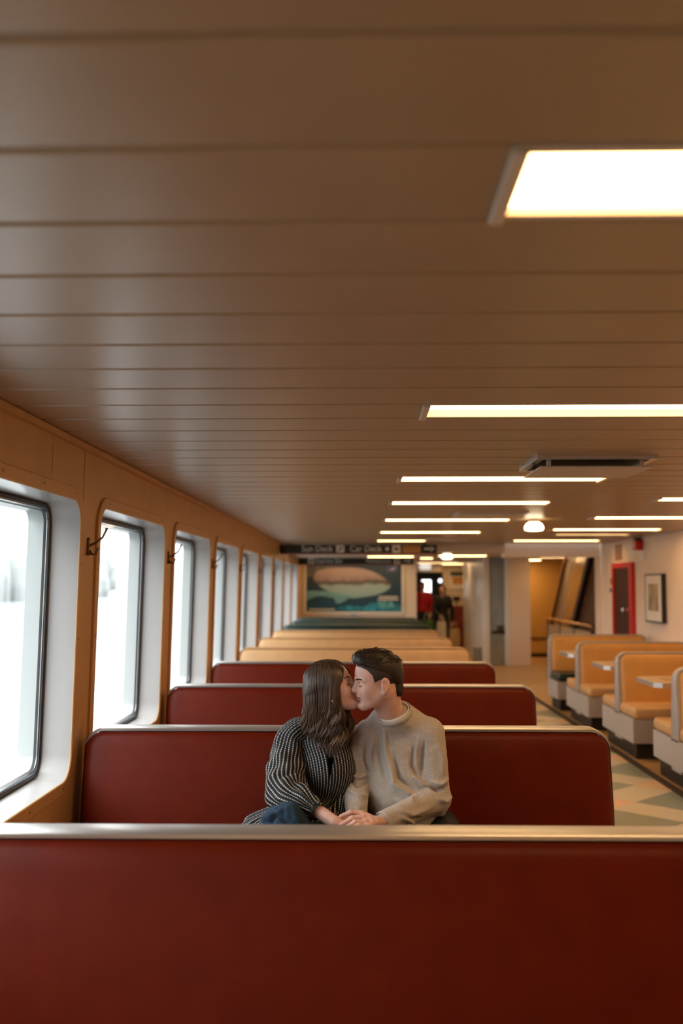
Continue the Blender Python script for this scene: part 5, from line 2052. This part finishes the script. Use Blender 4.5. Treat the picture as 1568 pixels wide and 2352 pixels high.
# ---- jeans and shoes
m, nt, bs = node_mat('blue_denim', 0.8, 0.25)
tc = nt.nodes.new('ShaderNodeTexCoord'); nz = nt.nodes.new('ShaderNodeTexNoise'); nz.inputs['Scale'].default_value = 14; nz.inputs['Detail'].default_value = 8
nt.links.new(tc.outputs['Object'], nz.inputs['Vector'])
rp = nt.nodes.new('ShaderNodeValToRGB'); rp.color_ramp.elements[0].position = .3; rp.color_ramp.elements[0].color = (.008, .022, .045, 1); rp.color_ramp.elements[1].position = .75; rp.color_ramp.elements[1].color = (.018, .048, .085, 1)
nt.links.new(nz.outputs['Fac'], rp.inputs[0]); nt.links.new(rp.outputs[0], bs.inputs['Base Color'])
DENIM = m
J = Field()
J.ell((-.235, 4.37, .56), (.165, .13, .105), .01)
J.cap(w_hips[0], w_knees[0], .098, .092, .05)
J.cap(w_knees[0], w_ank[0], .088, .080, .04)
J.cap(w_hips[1], w_knees[1], .09, .08, .05)
J.cap(w_knees[1], w_ank[1], .075, .075, .04)
J.cut((-.1, 3.86, .10), (0, 0, -1), .004)
V, F_ = J.mesh((-.52, 3.55, .07), (.02, 4.54, .80), .008)
N = vf_normals(V, F_)
V = fold(V, N, [([(600, 1895), (640, 1865), (672, 1880)], -.006, .008), ([(585, 1885), (620, 1870), (650, 1872)], .005, .009), ([(650, 1850), (660, 1880), (680, 1900)], -.006, .007), ([(670, 1848), (680, 1870), (700, 1890)], .006, .009), ([(690, 1855), (705, 1875), (720, 1895)], -.006, .008), ([(615, 1880), (640, 1858), (668, 1850)], .005, .007), ([(640, 1848), (632, 1870), (618, 1895)], -.005, .006), ([(662, 1846), (660, 1868), (648, 1896)], .004, .006)], False, 3.95)
V = V + N * (.0022 * np.sin(V[:, 0] * 95 + 3 * np.sin(V[:, 2] * 60)) * np.sin(V[:, 2] * 70 + V[:, 1] * 40))[:, None]
jeans = part(woman, 'jeans', vf_mesh('jeans', V, F_, DENIM, 2), None, label='dark blue jeans')
SHOE2 = mat('black_leather', (.012, .011, .011), .35)
shoe(w_ank[1], SHOE2, woman, (-.05, -1))
S = Field()
a = np.array(w_ank[0])
S.cap(a + [.01, -.0, -.03], a + [.10, -.13, -.05], .044, .034, .02)
V, F_ = S.mesh(a - [.1, .3, .2], a + [.3, .15, .1], .007)
part(woman, 'shoe', vf_mesh('shoe', V, F_, SHOE2, 1), None)

# ---------------------------------------------------------------- two passengers far down the corridor
def far_person(x, y, h, label, coat_m, leg_m, hair_m, long_hair, coat_z, arms, face):
    s = h / 1.72
    o = np.array([x, y, 0.0])
    P = lambda a, b_, c_: o + np.array([a, b_, c_]) * s
    B = Field()
    fr = frame(P(0, -.01, 1.60), face, (0, 0, 1), s * .98)
    Hf = head_field(fr, P(0, 0.01, 1.38), .05)
    B.ops += Hf.ops
    B.ell(P(0, .01, 1.22), (.15 * s, .09 * s, .22 * s), .03)
    B.ell(P(0, .01, .96), (.14 * s, .10 * s, .15 * s), .04)
    for sd, (el, wr) in zip((-1, 1), arms):
        sh = P(sd * .17, .01, 1.38)
        B.cap(sh, P(*el), .045 * s, .035 * s, .03); B.cap(P(*el), P(*wr), .035 * s, .025 * s, .02)
        wv = P(*wr); dv = (wv - P(*el)); dv /= np.linalg.norm(dv)
        sdv = np.cross(dv, (0, 1, 0)); sdv /= np.linalg.norm(sdv) + 1e-6
        for j in range(4):
            B.cap(wv + dv * .02, wv + dv * (.085 + .01 * (j in (1, 2))) + sdv * (.018 - .012 * j), .014, .010, .008)
            B.cap(wv + dv * .085 + sdv * (.018 - .012 * j), wv + dv * .15 + sdv * (.018 - .012 * j) + np.array([0, -.015, 0]), .010, .008, .006)
        B.cap(wv + dv * .03, wv + dv * .08 + sdv * .04 + np.array([0, -.01, 0]), .012, .009, .01)
    for sd in (-1, 1):
        B.cap(P(sd * .085, 0, .92), P(sd * .10, -.02, .50), .075 * s, .055 * s, .03)
        B.cap(P(sd * .10, -.02, .50), P(sd * .105, .01, .09), .052 * s, .035 * s, .03)
        B.cap(P(sd * .105, .03, .05), P(sd * .115, -.12, .035), .035 * s, .03 * s, .02)
    V, F_ = B.mesh(o + [-.45, -.35, -.01], o + [.45, .35, 1.85 * s], .012)
    person = link('person', vf_mesh('person', V, F_, SKIN, 1))
    tag(person, label, 'person')
    C = Field()
    C.ell(P(0, .01, 1.24), (.185 * s, .125 * s, .235 * s), .03)
    C.cap(P(0, .01, 1.05), P(0, .0, coat_z + .06), .155 * s, .16 * s, .05, flat=((0, 1, 0), 1.3))
    C.cap(P(-.16, .01, 1.39), P(.16, .01, 1.39), .06 * s, .06 * s, .03)
    for sd, (el, wr) in zip((-1, 1), arms):
        C.cap(P(sd * .18, .01, 1.38), P(*el), .062 * s, .052 * s, .03); C.cap(P(*el), P(*wr), .052 * s, .042 * s, .02)
    C.cut(P(0, 0, coat_z), (0, 0, -1), .01, lo=P(-.4, -.4, coat_z - .3), hi=P(.4, .4, 1.0) if coat_z < .9 else P(.25, .3, coat_z + .2))
    C.cap(P(0, 0, 1.40), P(0, -.02, 1.6), .06 * s, .08 * s, .01, -1)
    V, F_ = C.mesh(o + [-.45, -.35, coat_z * s - .1], o + [.45, .35, 1.6 * s], .012)
    part(person, 'coat', vf_mesh('coat', V, F_, coat_m, 1), None)
    L = Field()
    L.ell(P(0, .0, .92), (.15 * s, .11 * s, .12 * s), .03)
    for sd in (-1, 1):
        L.cap(P(sd * .085, 0, .90), P(sd * .10, -.02, .50), .09 * s, .072 * s, .03); L.cap(P(sd * .10, -.02, .50), P(sd * .105, .01, .10), .07 * s, .062 * s, .03)
    V, F_ = L.mesh(o + [-.3, -.25, .05], o + [.3, .25, 1.1 * s], .014)
    part(person, 'trousers', vf_mesh('trousers', V, F_, leg_m, 1), None)
    Hh = Field(fr)
    Hh.ell((-.016, 0, .034), (.107, .084, .096), .001)
    if long_hair:
        Hh.cap((-.04, 0, 0), (-.03, 0, -.26), .08, .09, .05)
    Hh.ops.append((-1, .008, hair_cut_fn(fr, whairline if long_hair else hairline), np.array(o) - 3, np.array(o) + 3))
    V, F_ = Hh.mesh(o + [-.25, -.25, 1.15 * s], o + [.25, .25, 1.8 * s], .010)
    part(person, 'hair', vf_mesh('hair', V, F_, hair_m, 1), None)
    return person


RED_C = mat('red_jacket_cloth', (.62, .012, .018), .6, var=.15, scale=12)
BLK_C = mat('black_coat_cloth', (.010, .009, .010), .75, var=.2, scale=12)
GRY_C = mat('grey_trousers', (.02, .02, .024), .7)
px_ = lambda a, y: float(pt(a, 1400, y).x)
far_person(px_(970, 25.8), 25.8, 1.68, 'distant person in a red jacket by the dark doorway', RED_C, GRY_C, M_HAIR, False, .92,
           [((-.25, .0, 1.10), (-.22, -.12, .86)), ((.25, .0, 1.10), (.20, -.16, .90))], (.2, -1, 0))
fpw = far_person(px_(1016, 24.3), 24.3, 1.58, 'distant person in a long black coat carrying bags in the corridor', BLK_C, GRY_C, M_HAIR, True, .60,
           [((-.24, -.04, 1.10), (-.08, -.26, .90)), ((.25, -.02, 1.08), (.24, -.05, .80))], (-.3, -1, -.1))


def bag(name, label, c, w, d, h, m, hm, cat='bag'):
    b = thing(name, label, cat, c)
    mbx = MB()
    loops = []
    for f_, sx in ((0, .86), (.04, .95), (.5, 1.06), (.85, 1.0), (1, .90)):
        loops.append([(x * w / 2 * sx, y_ * d / 2 * sx, h * f_) for x, y_ in rrect(-1, 1, -1, 1, .35, 4)])
    mbx.loft(loops, True, True, False)
    part(b, 'bag_body', mbx, m, True, 50)
    for s in (-1, 1):
        part(b, 'handle', MB().tube([(-w * .22, s * d * .40, h * .97), (-w * .15, s * d * .2, h + .12), (0, s * .01, h + .16), (w * .15, s * d * .2, h + .12), (w * .22, s * d * .40, h * .97)], .007, 6), hm, True)
    return b


WB = mat('white_bag_cloth', (.72, .70, .68), .7, var=.05, scale=10)
TB = mat('tan_bag_cloth', (.60, .42, .24), .7, var=.1, scale=10)
GB = mat('green_bag_print', (.07, .16, .04), .6, var=.8, scale=16)
xw, yw = px_(1013, 24.3), 24.3
bag('shopping_bag', 'white cloth bag hanging in front of the distant black coat', (xw - .03, yw - .34, .10), .22, .16, .62, WB, WB)
bag('shopping_bag', 'tan bag low beside the distant black coat', (xw + .30, yw - .20, .0), .24, .14, .55, TB, TB)
bag('shopping_bag', 'green leafy patterned bag held between the two distant people', (xw - .36, yw - .16, .40), .30, .18, .36, GB, WB)
